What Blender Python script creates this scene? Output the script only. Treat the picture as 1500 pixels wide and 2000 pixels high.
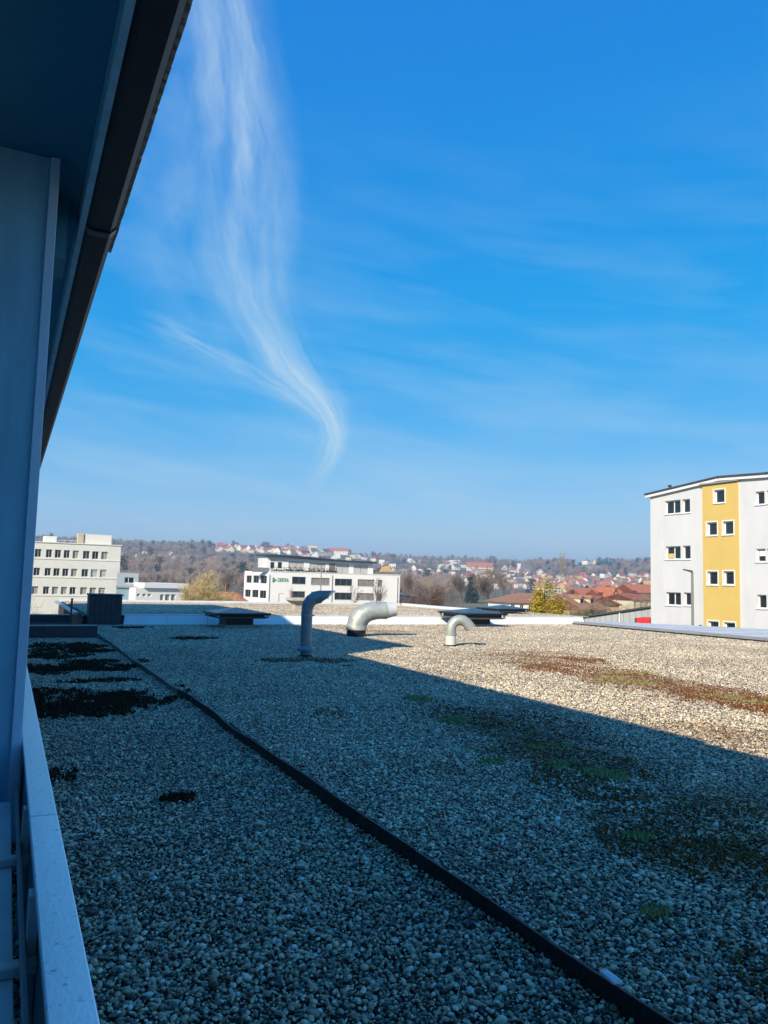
import bpy, bmesh, math, random
import numpy as np
from mathutils import Vector, Matrix
random.seed(7); rng = np.random.default_rng(7)
for o in list(bpy.data.objects): bpy.data.objects.remove(o)
S = bpy.context.scene
COL = S.collection
R = math.radians

# ------------------------------------------------------------------ camera
# X = away from our own facade (right), Y = along the facade, Z = 0 on the main gravel roof
EYE = 1.35; YAW = R(25.9); PITCH = R(5.2); ROLL = R(1.5); FPX = 1500.0
fw = Vector((math.sin(YAW)*math.cos(PITCH), math.cos(YAW)*math.cos(PITCH), math.sin(PITCH)))
rt0 = Vector((math.cos(YAW), -math.sin(YAW), 0)); up0 = rt0.cross(fw)
rt = rt0*math.cos(ROLL)+up0*math.sin(ROLL); up = up0*math.cos(ROLL)-rt0*math.sin(ROLL)
EYEP = Vector((0, 0, EYE))
cam = bpy.data.cameras.new('camera'); camo = bpy.data.objects.new('camera', cam); COL.objects.link(camo)
M = Matrix.Identity(4)
for i in range(3): M[i][0] = rt[i]; M[i][1] = up[i]; M[i][2] = -fw[i]; M[i][3] = EYEP[i]
camo.matrix_world = M
cam.sensor_fit = 'HORIZONTAL'; cam.sensor_width = 36; cam.lens = 36
cam.clip_start = 0.05; cam.clip_end = 30000
S.camera = camo

def ray(x, y): return fw*FPX+rt*(x-750)-up*(y-1000)
def onz(x, y, z): d = ray(x, y); return EYEP+d*((z-EYE)/d.z)
def at(x, y, D): return EYEP+ray(x, y)*(D/FPX)
def azel(x, y):
    d = ray(x, y).normalized(); return math.degrees(math.atan2(d.x, d.y)), math.degrees(math.asin(d.z))

# ------------------------------------------------------------------ world, sun, exposure
SUN_TRAVEL = Vector((0.80, 0.60, 0)).normalized(); SUN_EL = R(31)
S.view_settings.view_transform = 'Standard'; S.view_settings.look = 'None'
S.view_settings.exposure = 0.5; S.view_settings.gamma = 1; S.view_settings.use_curve_mapping = False
W = bpy.data.worlds.new('World'); S.world = W; W.use_nodes = True
nt = W.node_tree; N = nt.nodes; L = nt.links; N.clear()
def wn(t, **k):
    n = N.new(t)
    for a, b in k.items(): setattr(n, a, b)
    return n
def wmath(op, a, b=None, c=None, clamp=False):
    n = N.new('ShaderNodeMath'); n.operation = op; n.use_clamp = clamp
    for i, v in enumerate((a, b, c)):
        if v is None: continue
        if isinstance(v, (int, float)): n.inputs[i].default_value = v
        else: L.new(v, n.inputs[i])
    return n.outputs[0]
def wmap(v, a, b, c=0., d=1., smooth=False):
    n = N.new('ShaderNodeMapRange'); n.clamp = True
    if smooth: n.interpolation_type = 'SMOOTHSTEP'
    L.new(v, n.inputs[0])
    for i, q in enumerate((a, b, c, d)): n.inputs[i+1].default_value = q
    return n.outputs[0]
def wcurve(v, pts, lo, hi, vlo, vhi):
    f = wmap(v, lo, hi); n = N.new('ShaderNodeFloatCurve'); c = n.mapping.curves[0]
    P = sorted([((a-lo)/(hi-lo), (b-vlo)/(vhi-vlo)) for a, b in pts])
    c.points[0].location = P[0]; c.points[1].location = P[-1]
    for p in P[1:-1]: c.points.new(*p)
    n.mapping.use_clip = False; n.mapping.update(); L.new(f, n.inputs[1])
    return wmath('MULTIPLY_ADD', n.outputs[0], vhi-vlo, vlo)
def wnoise(x, y, scale, detail=5, rough=.55, z=0.):
    c = N.new('ShaderNodeCombineXYZ'); L.new(x, c.inputs[0]); L.new(y, c.inputs[1]); c.inputs[2].default_value = z
    n = N.new('ShaderNodeTexNoise'); L.new(c.outputs[0], n.inputs['Vector'])
    n.inputs['Scale'].default_value = scale; n.inputs['Detail'].default_value = detail; n.inputs['Roughness'].default_value = rough
    return n.outputs[0]
sky = wn('ShaderNodeTexSky', sky_type='NISHITA'); sky.sun_disc = False
sky.sun_elevation = SUN_EL
sky.sun_rotation = math.atan2(-SUN_TRAVEL.x, -SUN_TRAVEL.y)
sky.altitude = 300; sky.air_density = 1.0; sky.dust_density = 0.35; sky.ozone_density = 2.2
# the camera's deep, clear blue: soft compression of the sky's own radiance, channel by channel
sep = wn('ShaderNodeSeparateColor'); L.new(sky.outputs[0], sep.inputs[0]); cmb = wn('ShaderNodeCombineColor')
L.new(wmath('MAXIMUM', wmath('MULTIPLY_ADD', sep.outputs[0], .53, -.90), .03), cmb.inputs[0])
L.new(wmath('MULTIPLY', wmath('POWER', sep.outputs[1], .60), 1.29), cmb.inputs[1])
L.new(wmath('MULTIPLY', wmath('POWER', sep.outputs[2], .25), 3.9), cmb.inputs[2])
tc = wn('ShaderNodeTexCoord'); sx = wn('ShaderNodeSeparateXYZ'); L.new(tc.outputs['Generated'], sx.inputs[0])
DEG = 180/math.pi
AZ = wmath('MULTIPLY', wmath('ARCTAN2', sx.outputs[0], sx.outputs[1]), DEG)
EL = wmath('MULTIPLY', wmath('ARCSINE', sx.outputs[2]), DEG)
# the tall cirrus wisp: azimuth of its spine and its half width, both by elevation
spine = [(425, -150, 75), (432, 0, 62), (455, 150, 64), (468, 300, 66), (470, 450, 62), (485, 560, 52), (520, 650, 50), (568, 725, 48), (622, 785, 36), (652, 835, 22), (645, 885, 20), (622, 930, 15), (600, 985, 9)]
sp = [(azel(x, y)[1], azel(x, y)[0], w/1500*DEG) for x, y, w in spine]
els = [p[0] for p in sp]; lo, hi = min(els), max(els)
cen = wcurve(EL, [(e, a) for e, a, w in sp], lo, hi, -10, 30)
wid = wcurve(EL, [(e, w) for e, a, w in sp], lo, hi, 0, 4)
warp = wmath('ADD', wmath('MULTIPLY', wmath('SUBTRACT', wnoise(AZ, EL, .14, 3), .5), 2.4), wmath('MULTIPLY', wmath('SUBTRACT', wnoise(AZ, EL, .7, 4, .6, 5.), .5), .7))
sd = wmath('DIVIDE', wmath('ADD', wmath('SUBTRACT', AZ, cen), warp), wid)
sabs = wmath('ABSOLUTE', sd)
body = wmap(sabs, 2.1, 0.0, 0, 1, True)
f1 = wmap(wnoise(wmath('MULTIPLY', sd, .9), wmath('MULTIPLY', EL, .06), 1.6, 4, .5, 3.1), .28, .72)
f2 = wmap(wnoise(wmath('MULTIPLY_ADD', EL, .18, wmath('MULTIPLY', sd, 2.6)), wmath('MULTIPLY', EL, .16), 2.0, 6, .58, 6.3), .20, .85)
f3 = wmap(wnoise(wmath('MULTIPLY_ADD', EL, -.30, wmath('MULTIPLY', sd, 3.4)), wmath('MULTIPLY', EL, .22), 2.3, 6, .60, 2.3), .22, .86)
fil = wmath('MULTIPLY_ADD', f1, .50, wmath('MULTIPLY', wmath('ADD', f2, f3), wmath('MULTIPLY_ADD', f1, .28, .09)))
inr = wmap(EL, lo, lo+3.0, 0, 1, True)
gain = wcurve(EL, [(azel(430, -150)[1], .45), (azel(430, 0)[1], .62), (azel(460, 300)[1], .72), (azel(480, 500)[1], .58), (azel(520, 640)[1], .58), (azel(640, 810)[1], .9), (azel(645, 890)[1], .6), (azel(600, 985)[1], .15)], lo, hi, 0, 1)
wisp = wmath('MULTIPLY', wmath('MULTIPLY', wmath('MULTIPLY', body, wmath('MULTIPLY_ADD', fil, 1.0, .08)), gain), inr)
# thin veil trailing off its left side
lv = wmath('MULTIPLY', wmap(sd, -5.5, -1.0, 0, 1, True), wmap(sd, .6, -.8, 0, 1, True))
lvn = wmap(wnoise(wmath('MULTIPLY', sd, .35), wmath('MULTIPLY', EL, .12), 1.4, 5, .6, 9.), .34, .78)
side = wmath('MULTIPLY', wmath('MULTIPLY', lv, lvn), wmath('MULTIPLY', wmap(EL, lo+4, lo+16, 0, 1, True), .30))
wisp = wmath('MAXIMUM', wisp, side)
# its side branch: elevation of the spine by azimuth
br = [(250, 610, 34), (330, 645, 34), (420, 690, 30), (520, 745, 26), (600, 795, 24), (655, 840, 14)]
bp = [(azel(x, y)[0], azel(x, y)[1], w/1500*DEG) for x, y, w in br]
blo, bhi = bp[0][0], bp[-1][0]
bc = wcurve(AZ, [(a, e) for a, e, w in bp], blo, bhi, 0, 30)
bw = wcurve(AZ, [(a, w) for a, e, w in bp], blo, bhi, 0, 3)
bs = wmath('DIVIDE', wmath('ADD', wmath('SUBTRACT', EL, bc), wmath('MULTIPLY', warp, .25)), bw)
bb = wmath('MULTIPLY', wmap(wmath('ABSOLUTE', bs), 1.4, 0, 0, 1, True), wmath('MULTIPLY', wmap(AZ, blo, blo+4.5, 0, 1, True), wmap(AZ, bhi, bhi-.8, 0, 1, True)))
bf = wmap(wnoise(wmath('MULTIPLY', AZ, .12), wmath('MULTIPLY', bs, 1.0), 2.2, 6, .6, 8.), .3, .7)
branch = wmath('MULTIPLY', wmath('MULTIPLY', bb, wmath('MULTIPLY_ADD', bf, .8, .15)), .48)
# thin high veil everywhere, streaked, stronger low down
v1 = wmap(wnoise(wmath('MULTIPLY_ADD', EL, .35, wmath('MULTIPLY', AZ, .06)), wmath('MULTIPLY_ADD', AZ, .05, wmath('MULTIPLY', EL, -.05)), 1.0, 6, .55, 1.7), .42, .80)
veil = wmath('MULTIPLY', v1, wmap(EL, 34, 5, .0, .36))
hz = wmath('MULTIPLY', wmap(EL, 11, 0, 0, 1, True), .45)
tot = wmath('MAXIMUM', wisp, branch)
tot = wmath('ADD', wmath('ADD', tot, wmath('MULTIPLY', veil, wmath('SUBTRACT', 1, tot))), hz, clamp=True)
mix = wn('ShaderNodeMix', data_type='RGBA'); L.new(tot, mix.inputs[0]); L.new(cmb.outputs[0], mix.inputs[6])
mix.inputs[7].default_value = (4.4, 5.6, 6.15, 1)
bg = wn('ShaderNodeBackground'); bg.inputs[1].default_value = 0.104
L.new(mix.outputs[2], bg.inputs[0])
wo = wn('ShaderNodeOutputWorld'); L.new(bg.outputs[0], wo.inputs[0])

sun = bpy.data.lights.new('sun', 'SUN'); sun.energy = 4.8; sun.angle = R(.53); sun.color = (1, .87, .66)
suno = bpy.data.objects.new('sun', sun); COL.objects.link(suno)
sdv = Vector((SUN_TRAVEL.x*math.cos(SUN_EL), SUN_TRAVEL.y*math.cos(SUN_EL), -math.sin(SUN_EL)))
suno.rotation_euler = sdv.to_track_quat('-Z', 'Y').to_euler(); suno.location = (-20, -15, 30)

# ------------------------------------------------------------------ materials
MATS = {}
def mat(name, col, rough=.6, metal=0., var=.12, scale=3., bump=0., bscale=40., spec=.5, spots=None, stretch=None):
    if name in MATS: return MATS[name]
    m = bpy.data.materials.new(name); m.use_nodes = True; t = m.node_tree; b = t.nodes['Principled BSDF']
    b.inputs['Roughness'].default_value = rough; b.inputs['Metallic'].default_value = metal
    b.inputs['Specular IOR Level'].default_value = spec
    g = t.nodes.new('ShaderNodeNewGeometry'); vec = g.outputs['Position']
    if stretch:
        mp = t.nodes.new('ShaderNodeMapping'); mp.inputs['Scale'].default_value = stretch
        t.links.new(vec, mp.inputs[0]); vec = mp.outputs[0]
    n = t.nodes.new('ShaderNodeTexNoise'); n.inputs['Scale'].default_value = scale; n.inputs['Detail'].default_value = 6
    n.inputs['Roughness'].default_value = .62
    t.links.new(vec, n.inputs['Vector'])
    r = t.nodes.new('ShaderNodeValToRGB')
    r.color_ramp.elements[0].position = .3; r.color_ramp.elements[1].position = .7
    r.color_ramp.elements[0].color = [c*(1-var) for c in col]+[1]; r.color_ramp.elements[1].color = [min(1, c*(1+var)) for c in col]+[1]
    t.links.new(n.outputs[0], r.inputs[0]); out = r.outputs[0]
    if spots:
        sc, th, sc_col = spots
        n2 = t.nodes.new('ShaderNodeTexNoise'); n2.inputs['Scale'].default_value = sc; n2.inputs['Detail'].default_value = 4; n2.inputs['Roughness'].default_value = .7
        t.links.new(g.outputs['Position'], n2.inputs['Vector'])
        mr = t.nodes.new('ShaderNodeMapRange'); mr.inputs[1].default_value = th; mr.inputs[2].default_value = th+.1
        t.links.new(n2.outputs[0], mr.inputs[0])
        mx = t.nodes.new('ShaderNodeMix'); mx.data_type = 'RGBA'; t.links.new(mr.outputs[0], mx.inputs[0]); t.links.new(out, mx.inputs[6])
        mx.inputs[7].default_value = list(sc_col)+[1]; out = mx.outputs[2]
    t.links.new(out, b.inputs['Base Color'])
    if bump:
        n3 = t.nodes.new('ShaderNodeTexNoise'); n3.inputs['Scale'].default_value = bscale; n3.inputs['Detail'].default_value = 4
        t.links.new(vec, n3.inputs['Vector'])
        bp_ = t.nodes.new('ShaderNodeBump'); bp_.inputs['Strength'].default_value = bump; bp_.inputs['Distance'].default_value = .02
        t.links.new(n3.outputs[0], bp_.inputs['Height']); t.links.new(bp_.outputs[0], b.inputs['Normal'])
    MATS[name] = m; return m

def gravel_mat():
    m = bpy.data.materials.new('gravel'); m.use_nodes = True; t = m.node_tree; b = t.nodes['Principled BSDF']
    b.inputs['Roughness'].default_value = .36; b.inputs['Specular IOR Level'].default_value = .5
    a = t.nodes.new('ShaderNodeAttribute'); a.attribute_name = 'rnd'
    r = t.nodes.new('ShaderNodeValToRGB'); e = r.color_ramp.elements
    cols = [(0, (.05, .044, .036)), (.14, (.16, .138, .102)), (.3, (.36, .30, .21)), (.45, (.60, .50, .345)), (.62, (.80, .675, .465)), (.76, (.52, .36, .21)), (.85, (.90, .78, .57)), (1, (.93, .89, .77))]
    e[0].position = 0; e[0].color = (*cols[0][1], 1); e[1].position = 1; e[1].color = (*cols[-1][1], 1)
    for p, c in cols[1:-1]:
        q = e.new(p); q.color = (*c, 1)
    t.links.new(a.outputs['Fac'], r.inputs[0])
    g = t.nodes.new('ShaderNodeNewGeometry')
    n = t.nodes.new('ShaderNodeTexNoise'); n.inputs['Scale'].default_value = 130; n.inputs['Detail'].default_value = 3
    t.links.new(g.outputs['Position'], n.inputs['Vector'])
    mr = t.nodes.new('ShaderNodeMapRange'); mr.inputs[1].default_value = .3; mr.inputs[2].default_value = .7; mr.inputs[3].default_value = .72; mr.inputs[4].default_value = 1.2
    t.links.new(n.outputs[0], mr.inputs[0])
    mu = t.nodes.new('ShaderNodeVectorMath'); mu.operation = 'SCALE'; t.links.new(r.outputs[0], mu.inputs[0]); t.links.new(mr.outputs[0], mu.inputs['Scale'])
    # silt and lichen stains, shapes of their own on the roof
    sx_ = t.nodes.new('ShaderNodeSeparateXYZ'); t.links.new(g.outputs['Position'], sx_.inputs[0])
    big = t.nodes.new('ShaderNodeTexNoise'); big.inputs['Scale'].default_value = .9; big.inputs['Detail'].default_value = 6; big.inputs['Roughness'].default_value = .65
    t.links.new(g.outputs['Position'], big.inputs['Vector'])
    def mth(op, p, q=None, w=None):
        k = t.nodes.new('ShaderNodeMath'); k.operation = op
        for i, v in enumerate((p, q, w)):
            if v is None: continue
            if isinstance(v, (int, float)): k.inputs[i].default_value = v
            else: t.links.new(v, k.inputs[i])
        return k.outputs[0]
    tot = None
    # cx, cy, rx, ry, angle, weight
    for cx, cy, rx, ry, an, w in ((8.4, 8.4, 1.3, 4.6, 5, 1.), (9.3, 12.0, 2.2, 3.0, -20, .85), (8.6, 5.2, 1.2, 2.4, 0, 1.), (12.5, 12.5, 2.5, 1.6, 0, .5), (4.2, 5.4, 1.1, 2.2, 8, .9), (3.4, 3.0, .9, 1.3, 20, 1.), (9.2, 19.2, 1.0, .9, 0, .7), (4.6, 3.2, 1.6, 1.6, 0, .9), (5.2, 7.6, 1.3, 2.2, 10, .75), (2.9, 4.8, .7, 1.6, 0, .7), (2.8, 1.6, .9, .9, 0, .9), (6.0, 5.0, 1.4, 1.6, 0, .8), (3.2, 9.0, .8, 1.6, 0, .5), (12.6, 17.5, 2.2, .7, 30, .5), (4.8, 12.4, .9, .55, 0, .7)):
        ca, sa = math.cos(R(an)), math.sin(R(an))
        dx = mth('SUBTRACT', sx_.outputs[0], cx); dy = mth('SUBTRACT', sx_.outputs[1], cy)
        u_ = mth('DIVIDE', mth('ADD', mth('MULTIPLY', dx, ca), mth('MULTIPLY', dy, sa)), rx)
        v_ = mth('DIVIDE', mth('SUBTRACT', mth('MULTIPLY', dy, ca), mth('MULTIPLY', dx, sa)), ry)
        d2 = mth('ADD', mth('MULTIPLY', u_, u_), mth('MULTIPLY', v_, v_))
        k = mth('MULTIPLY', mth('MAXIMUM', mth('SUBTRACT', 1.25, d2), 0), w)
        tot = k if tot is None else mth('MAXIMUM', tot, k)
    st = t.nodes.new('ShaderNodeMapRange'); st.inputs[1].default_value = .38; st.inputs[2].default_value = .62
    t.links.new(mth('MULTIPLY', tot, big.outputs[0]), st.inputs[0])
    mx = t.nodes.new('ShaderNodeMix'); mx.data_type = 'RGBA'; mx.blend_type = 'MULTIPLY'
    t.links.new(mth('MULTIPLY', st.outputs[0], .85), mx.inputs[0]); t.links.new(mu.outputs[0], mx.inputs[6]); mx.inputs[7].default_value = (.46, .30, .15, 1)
    # faint overall patchiness of dust
    mp2 = t.nodes.new('ShaderNodeMapRange'); mp2.inputs[1].default_value = .35; mp2.inputs[2].default_value = .68; mp2.inputs[3].default_value = .78; mp2.inputs[4].default_value = 1.12
    big2 = t.nodes.new('ShaderNodeTexNoise'); big2.inputs['Scale'].default_value = .55; big2.inputs['Detail'].default_value = 5
    t.links.new(g.outputs['Position'], big2.inputs['Vector']); t.links.new(big2.outputs[0], mp2.inputs[0])
    mu2 = t.nodes.new('ShaderNodeVectorMath'); mu2.operation = 'SCALE'; t.links.new(mx.outputs[2], mu2.inputs[0]); t.links.new(mp2.outputs[0], mu2.inputs['Scale'])
    t.links.new(mu2.outputs[0], b.inputs['Base Color'])
    return m

def glass_mat(name, col=(.012, .02, .028), rough=.06):
    if name in MATS: return MATS[name]
    m = mat(name, col, rough, 0, .3, .8, spec=.6); return m

# ------------------------------------------------------------------ mesh helpers
class MB:
    def __init__(s): s.v = []; s.f = []; s.m = []
    def add(s, vs, fs, mi=0):
        o = len(s.v); s.v += [tuple(v) for v in vs]; s.f += [tuple(i+o for i in f) for f in fs]; s.m += [mi]*len(fs); return s
    def box(s, x0, x1, y0, y1, z0, z1, mi=0):
        return s.add([(x, y, z) for z in (z0, z1) for y in (y0, y1) for x in (x0, x1)],
                     [(0, 2, 3, 1), (4, 5, 7, 6), (0, 1, 5, 4), (2, 6, 7, 3), (0, 4, 6, 2), (1, 3, 7, 5)], mi)
    def hull8(s, p, mi=0):   # bottom ring of 4 (ccw), top ring of 4
        return s.add(p, [(3, 2, 1, 0), (4, 5, 6, 7), (0, 1, 5, 4), (1, 2, 6, 5), (2, 3, 7, 6), (3, 0, 4, 7)], mi)
    def prism(s, poly, z0, z1, mi=0):
        n = len(poly)
        return s.add([(x, y, z0) for x, y in poly]+[(x, y, z1) for x, y in poly],
                     [tuple(range(n-1, -1, -1)), tuple(range(n, 2*n))]+[(i, (i+1) % n, n+(i+1) % n, n+i) for i in range(n)], mi)
    def tube(s, pts, rads, n=12, caps=True, mi=0):
        P = [Vector(p) for p in pts]; k = len(P); vs = []; prev = None
        for i in range(k):
            d = (P[min(i+1, k-1)]-P[max(i-1, 0)])
            d = d.normalized() if d.length > 1e-9 else Vector((0, 0, 1))
            a = prev if prev is not None else (Vector((0, 1, 0)) if abs(d.y) < .9 else Vector((1, 0, 0)))
            a = (a-d*a.dot(d)).normalized(); prev = a; b = d.cross(a)
            r = rads[i] if hasattr(rads, '__len__') else rads
            vs += [P[i]+a*(r*math.cos(2*math.pi*j/n))+b*(r*math.sin(2*math.pi*j/n)) for j in range(n)]
        fs = [(i*n+j, i*n+(j+1) % n, (i+1)*n+(j+1) % n, (i+1)*n+j) for i in range(k-1) for j in range(n)]
        if caps: fs += [tuple(range(n-1, -1, -1)), tuple(range((k-1)*n, k*n))]
        return s.add(vs, fs, mi)
    def build(s, name, m=None, parent=None, smooth=False, bevel=0.):
        me = bpy.data.meshes.new(name); me.from_pydata(s.v, [], s.f); me.update()
        for q in (m if isinstance(m, (list, tuple)) else [m]):
            if q: me.materials.append(q)
        if any(s.m): me.polygons.foreach_set('material_index', s.m)
        if smooth:
            me.polygons.foreach_set('use_smooth', [True]*len(me.polygons))
        o = bpy.data.objects.new(name, me); COL.objects.link(o)
        if parent: o.parent = parent
        if smooth == 'auto':
            bm = bmesh.new(); bm.from_mesh(me)
            for e in bm.edges:
                if len(e.link_faces) == 2 and e.calc_face_angle(0) > R(38): e.smooth = False
            bm.to_mesh(me); bm.free()
        if bevel:
            b = o.modifiers.new('bevel', 'BEVEL'); b.width = bevel; b.segments = 2; b.limit_method = 'ANGLE'
        return o
def tag(o, label, cat=None, group=None, kind=None):
    o['label'] = label
    if cat: o['category'] = cat
    if group: o['group'] = group
    if kind: o['kind'] = kind
    return o
def empty(name, loc=(0, 0, 0), rz=0.):
    o = bpy.data.objects.new(name, None); COL.objects.link(o); o.location = loc; o.rotation_euler = (0, 0, rz); o.empty_display_size = .3
    return o
def npmesh(name, v, f, mats, attrs=None, smooth=False):
    me = bpy.data.meshes.new(name); v = np.asarray(v, np.float32); f = np.asarray(f, np.int32); k = f.shape[1]
    me.vertices.add(len(v)); me.vertices.foreach_set('co', v.ravel())
    me.loops.add(f.size); me.loops.foreach_set('vertex_index', f.ravel())
    me.polygons.add(len(f)); me.polygons.foreach_set('loop_start', np.arange(0, f.size, k, dtype=np.int32))
    if smooth: me.polygons.foreach_set('use_smooth', np.ones(len(f), bool))
    me.update(calc_edges=True)
    for m in mats: me.materials.append(m)
    for n, a in (attrs or {}).items():
        at_ = me.attributes.new(n, 'FLOAT', 'POINT'); at_.data.foreach_set('value', np.asarray(a, np.float32))
    return me
def lattice_noise(x, y, seed=0):
    def h(i, j): 
        n = np.sin(i*127.1+j*311.7+seed*74.7)*43758.5453; return n-np.floor(n)
    i = np.floor(x); j = np.floor(y); u = x-i; v = y-j; u = u*u*(3-2*u); v = v*v*(3-2*v)
    return (h(i, j)*(1-u)+h(i+1, j)*u)*(1-v)+(h(i, j+1)*(1-u)+h(i+1, j+1)*u)*v
def fbm(x, y, seed=0, o=4):
    x = np.asarray(x, float); y = np.asarray(y, float); s = 0; a = .5; t = 0
    for k in range(o): s = s+a*lattice_noise(x*2**k, y*2**k, seed+k); t += a; a *= .55
    return s/t
def scatter_nodes(name, objs, pts_obj):
    """instance the meshes of objs on the vertices of pts_obj (attributes pick, rot, size)"""
    g = bpy.data.node_groups.new(name, 'GeometryNodeTree')
    g.interface.new_socket('Geometry', in_out='INPUT', socket_type='NodeSocketGeometry')
    g.interface.new_socket('Geometry', in_out='OUTPUT', socket_type='NodeSocketGeometry')
    n = g.nodes; l = g.links
    gi = n.new('NodeGroupInput'); go = n.new('NodeGroupOutput')
    j = n.new('GeometryNodeJoinGeometry'); prev = []
    for o in objs:
        oi = n.new('GeometryNodeObjectInfo'); oi.inputs['Object'].default_value = o
        ti = n.new('GeometryNodeGeometryToInstance'); l.new(oi.outputs['Geometry'], ti.inputs[0]); prev.append(ti)
    for p in reversed(prev): l.new(p.outputs[0], j.inputs[0])
    ip = n.new('GeometryNodeInstanceOnPoints'); l.new(gi.outputs[0], ip.inputs['Points']); l.new(j.outputs[0], ip.inputs['Instance'])
    ip.inputs['Pick Instance'].default_value = True
    def na(nm, ty):
        k = n.new('GeometryNodeInputNamedAttribute'); k.data_type = ty; k.inputs['Name'].default_value = nm; return k.outputs['Attribute']
    l.new(na('pick', 'INT'), ip.inputs['Instance Index'])
    c = n.new('ShaderNodeCombineXYZ'); l.new(na('rot', 'FLOAT'), c.inputs[2])
    e2r = n.new('FunctionNodeEulerToRotation'); l.new(c.outputs[0], e2r.inputs[0]); l.new(e2r.outputs[0], ip.inputs['Rotation'])
    l.new(na('size', 'FLOAT'), ip.inputs['Scale'])
    l.new(ip.outputs[0], go.inputs[0])
    md = pts_obj.modifiers.new('scatter', 'NODES'); md.node_group = g
def scatter(name, objs, pts, rot, size, pick):
    me = bpy.data.meshes.new(name); me.from_pydata([tuple(p) for p in pts], [], [])
    a = me.attributes.new('pick', 'INT', 'POINT'); a.data.foreach_set('value', np.asarray(pick, np.int32))
    a = me.attributes.new('rot', 'FLOAT', 'POINT'); a.data.foreach_set('value', np.asarray(rot, np.float32))
    a = me.attributes.new('size', 'FLOAT', 'POINT'); a.data.foreach_set('value', np.asarray(size, np.float32))
    o = bpy.data.objects.new(name, me); COL.objects.link(o); scatter_nodes(name, objs, o)
    return o

# ------------------------------------------------------------------ palette
m_slab = mat('roof felt', (.035, .034, .032), .9, var=.3)
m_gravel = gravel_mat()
m_white = mat('white render', (.72, .715, .71), .85, var=.035, scale=.7, bump=.15, bscale=25)
m_whitemetal = mat('white sheet metal', (.74, .76, .77), .45, var=.07, scale=1.6, spots=(9, .66, (.5, .5, .48)))
m_zinc = mat('weathered zinc', (.46, .50, .52), .42, .35, var=.14, scale=5, spots=(60, .63, (.22, .24, .25)), bump=.05, bscale=120)
m_zincdark = mat('grey sheet metal', (.30, .31, .32), .5, .2, var=.12)
m_bitumen = mat('bitumen strip', (.010, .010, .011), .6, var=.5, scale=14, bump=.4, bscale=60)
m_dark = mat('dark board', (.045, .048, .055), .6, var=.3, scale=6)
m_black = mat('black plastic', (.012, .012, .013), .5, var=.2)
m_glass = glass_mat('window glass')
m_pane_blind = mat('window with pale blind', (.30, .30, .27), .35, var=.2, scale=2)
m_frame = mat('white window frame', (.74, .74, .74), .5, var=.03)

# ------------------------------------------------------------------ ground and hills
GZ = -6.0; RID = 1400.
ridge = [(-300, 1048), (65, 1054), (150, 1060), (230, 1064), (330, 1068), (450, 1070), (560, 1072), (700, 1086), (800, 1094), (900, 1097), (1000, 1103), (1100, 1102), (1160, 1101), (1270, 1104), (1500, 1108), (1900, 1112)]
ridge_az = []; ridge_z = []
for x, y in ridge:
    d = ray(x, y); k = RID/math.hypot(d.x, d.y); ridge_az.append(math.atan2(d.x, d.y)); ridge_z.append(EYE+d.z*k)
AZL, AZR = math.atan2(ray(300, 1100).x, ray(300, 1100).y), math.atan2(ray(950, 1100).x, ray(950, 1100).y)
def terrain(x, y):
    r = math.hypot(x, y); a = math.atan2(x, y)
    zr = float(np.interp(a, ridge_az, ridge_z))
    t = (r-300)/(RID-300)
    if t <= 0: return GZ
    f = min(1, max(0, (a-AZL)/(AZR-AZL))); ex = 1.7+1.2*f
    if t <= 1: z = GZ+(zr-GZ)*t**ex
    else: z = zr-(r-RID)*.03-((r-RID)*.0004)**2
    z += (float(fbm(x*.006, y*.006, 3, 3))-.5)*7*min(1, t*2.2)
    return max(z, GZ-60)
def hit(px, py, rmax=1700):
    d = ray(px, py); h = math.hypot(d.x, d.y); d = d/h; r = 240.
    while r < rmax:
        p = EYEP+d*r
        if p.z <= terrain(p.x, p.y): return p, r
        r += 4
    return None, None
def build_ground():
    v = [(0, 0, GZ)]; f = []
    rs = [60, 150, 260]+list(np.linspace(300, 1450, 60))+[1600, 1900, 2400, 3000]
    A = 300
    for r in rs:
        for i in range(A):
            a = 2*math.pi*i/A; x, y = r*math.sin(a), r*math.cos(a); v.append((x, y, terrain(x, y)))
    for i in range(A): f.append((0, 1+(i+1) % A, 1+i))
    for k in range(len(rs)-1):
        for i in range(A):
            a, b = 1+k*A+i, 1+k*A+(i+1) % A; f.append((a, b, b+A, a+A))
    m = MB(); m.add(v, f)
    o = m.build('ground', mat('late winter meadow', (.135, .115, .062), .95, var=.45, scale=.02, bump=.3, bscale=.4), smooth=True)
    o['kind'] = 'structure'; o['label'] = 'brownish late winter ground rising to the hills'
build_ground()
fld = MB()
fc = [[hit(x, y)[0] for x in np.linspace(1128, 1192, 7)] for y in (1113, 1110, 1107.5, 1105)]
if all(p is not None for row in fc for p in row):
    fld.add([(p.x, p.y, p.z+.5) for row in fc for p in row], [(j*7+i, j*7+i+1, (j+1)*7+i+1, (j+1)*7+i) for j in range(3) for i in range(6)])
    o = fld.build('field', mat('dry field', (.36, .27, .16), .95, var=.15, scale=.05)); o['kind'] = 'structure'

# ------------------------------------------------------------------ roofs
def struct(o, label=None):
    o['kind'] = 'structure'
    if label: o['label'] = label
    return o
o = MB().prism([(1.945, -4), (18.4, -4), (18.4, 22.35), (1.945, 22.35)], GZ, -.016).build('roof', m_slab); struct(o, 'flat roof deck under the main gravel field')
o = MB().box(-.3, 1.90, -4, 22.35, GZ, -.078).build('roof', m_slab); struct(o, 'flat roof deck under the gravel beside the facade')
o = MB().prism([(1.90, 22.4), (19.2, 22.4), (19.2, 26.6), (17.25, 26.6), (17.25, 33.3), (1.90, 33.3)], GZ, .232).build('roof', m_slab); struct(o, 'raised flat roof deck beyond the white upstand')

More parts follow.
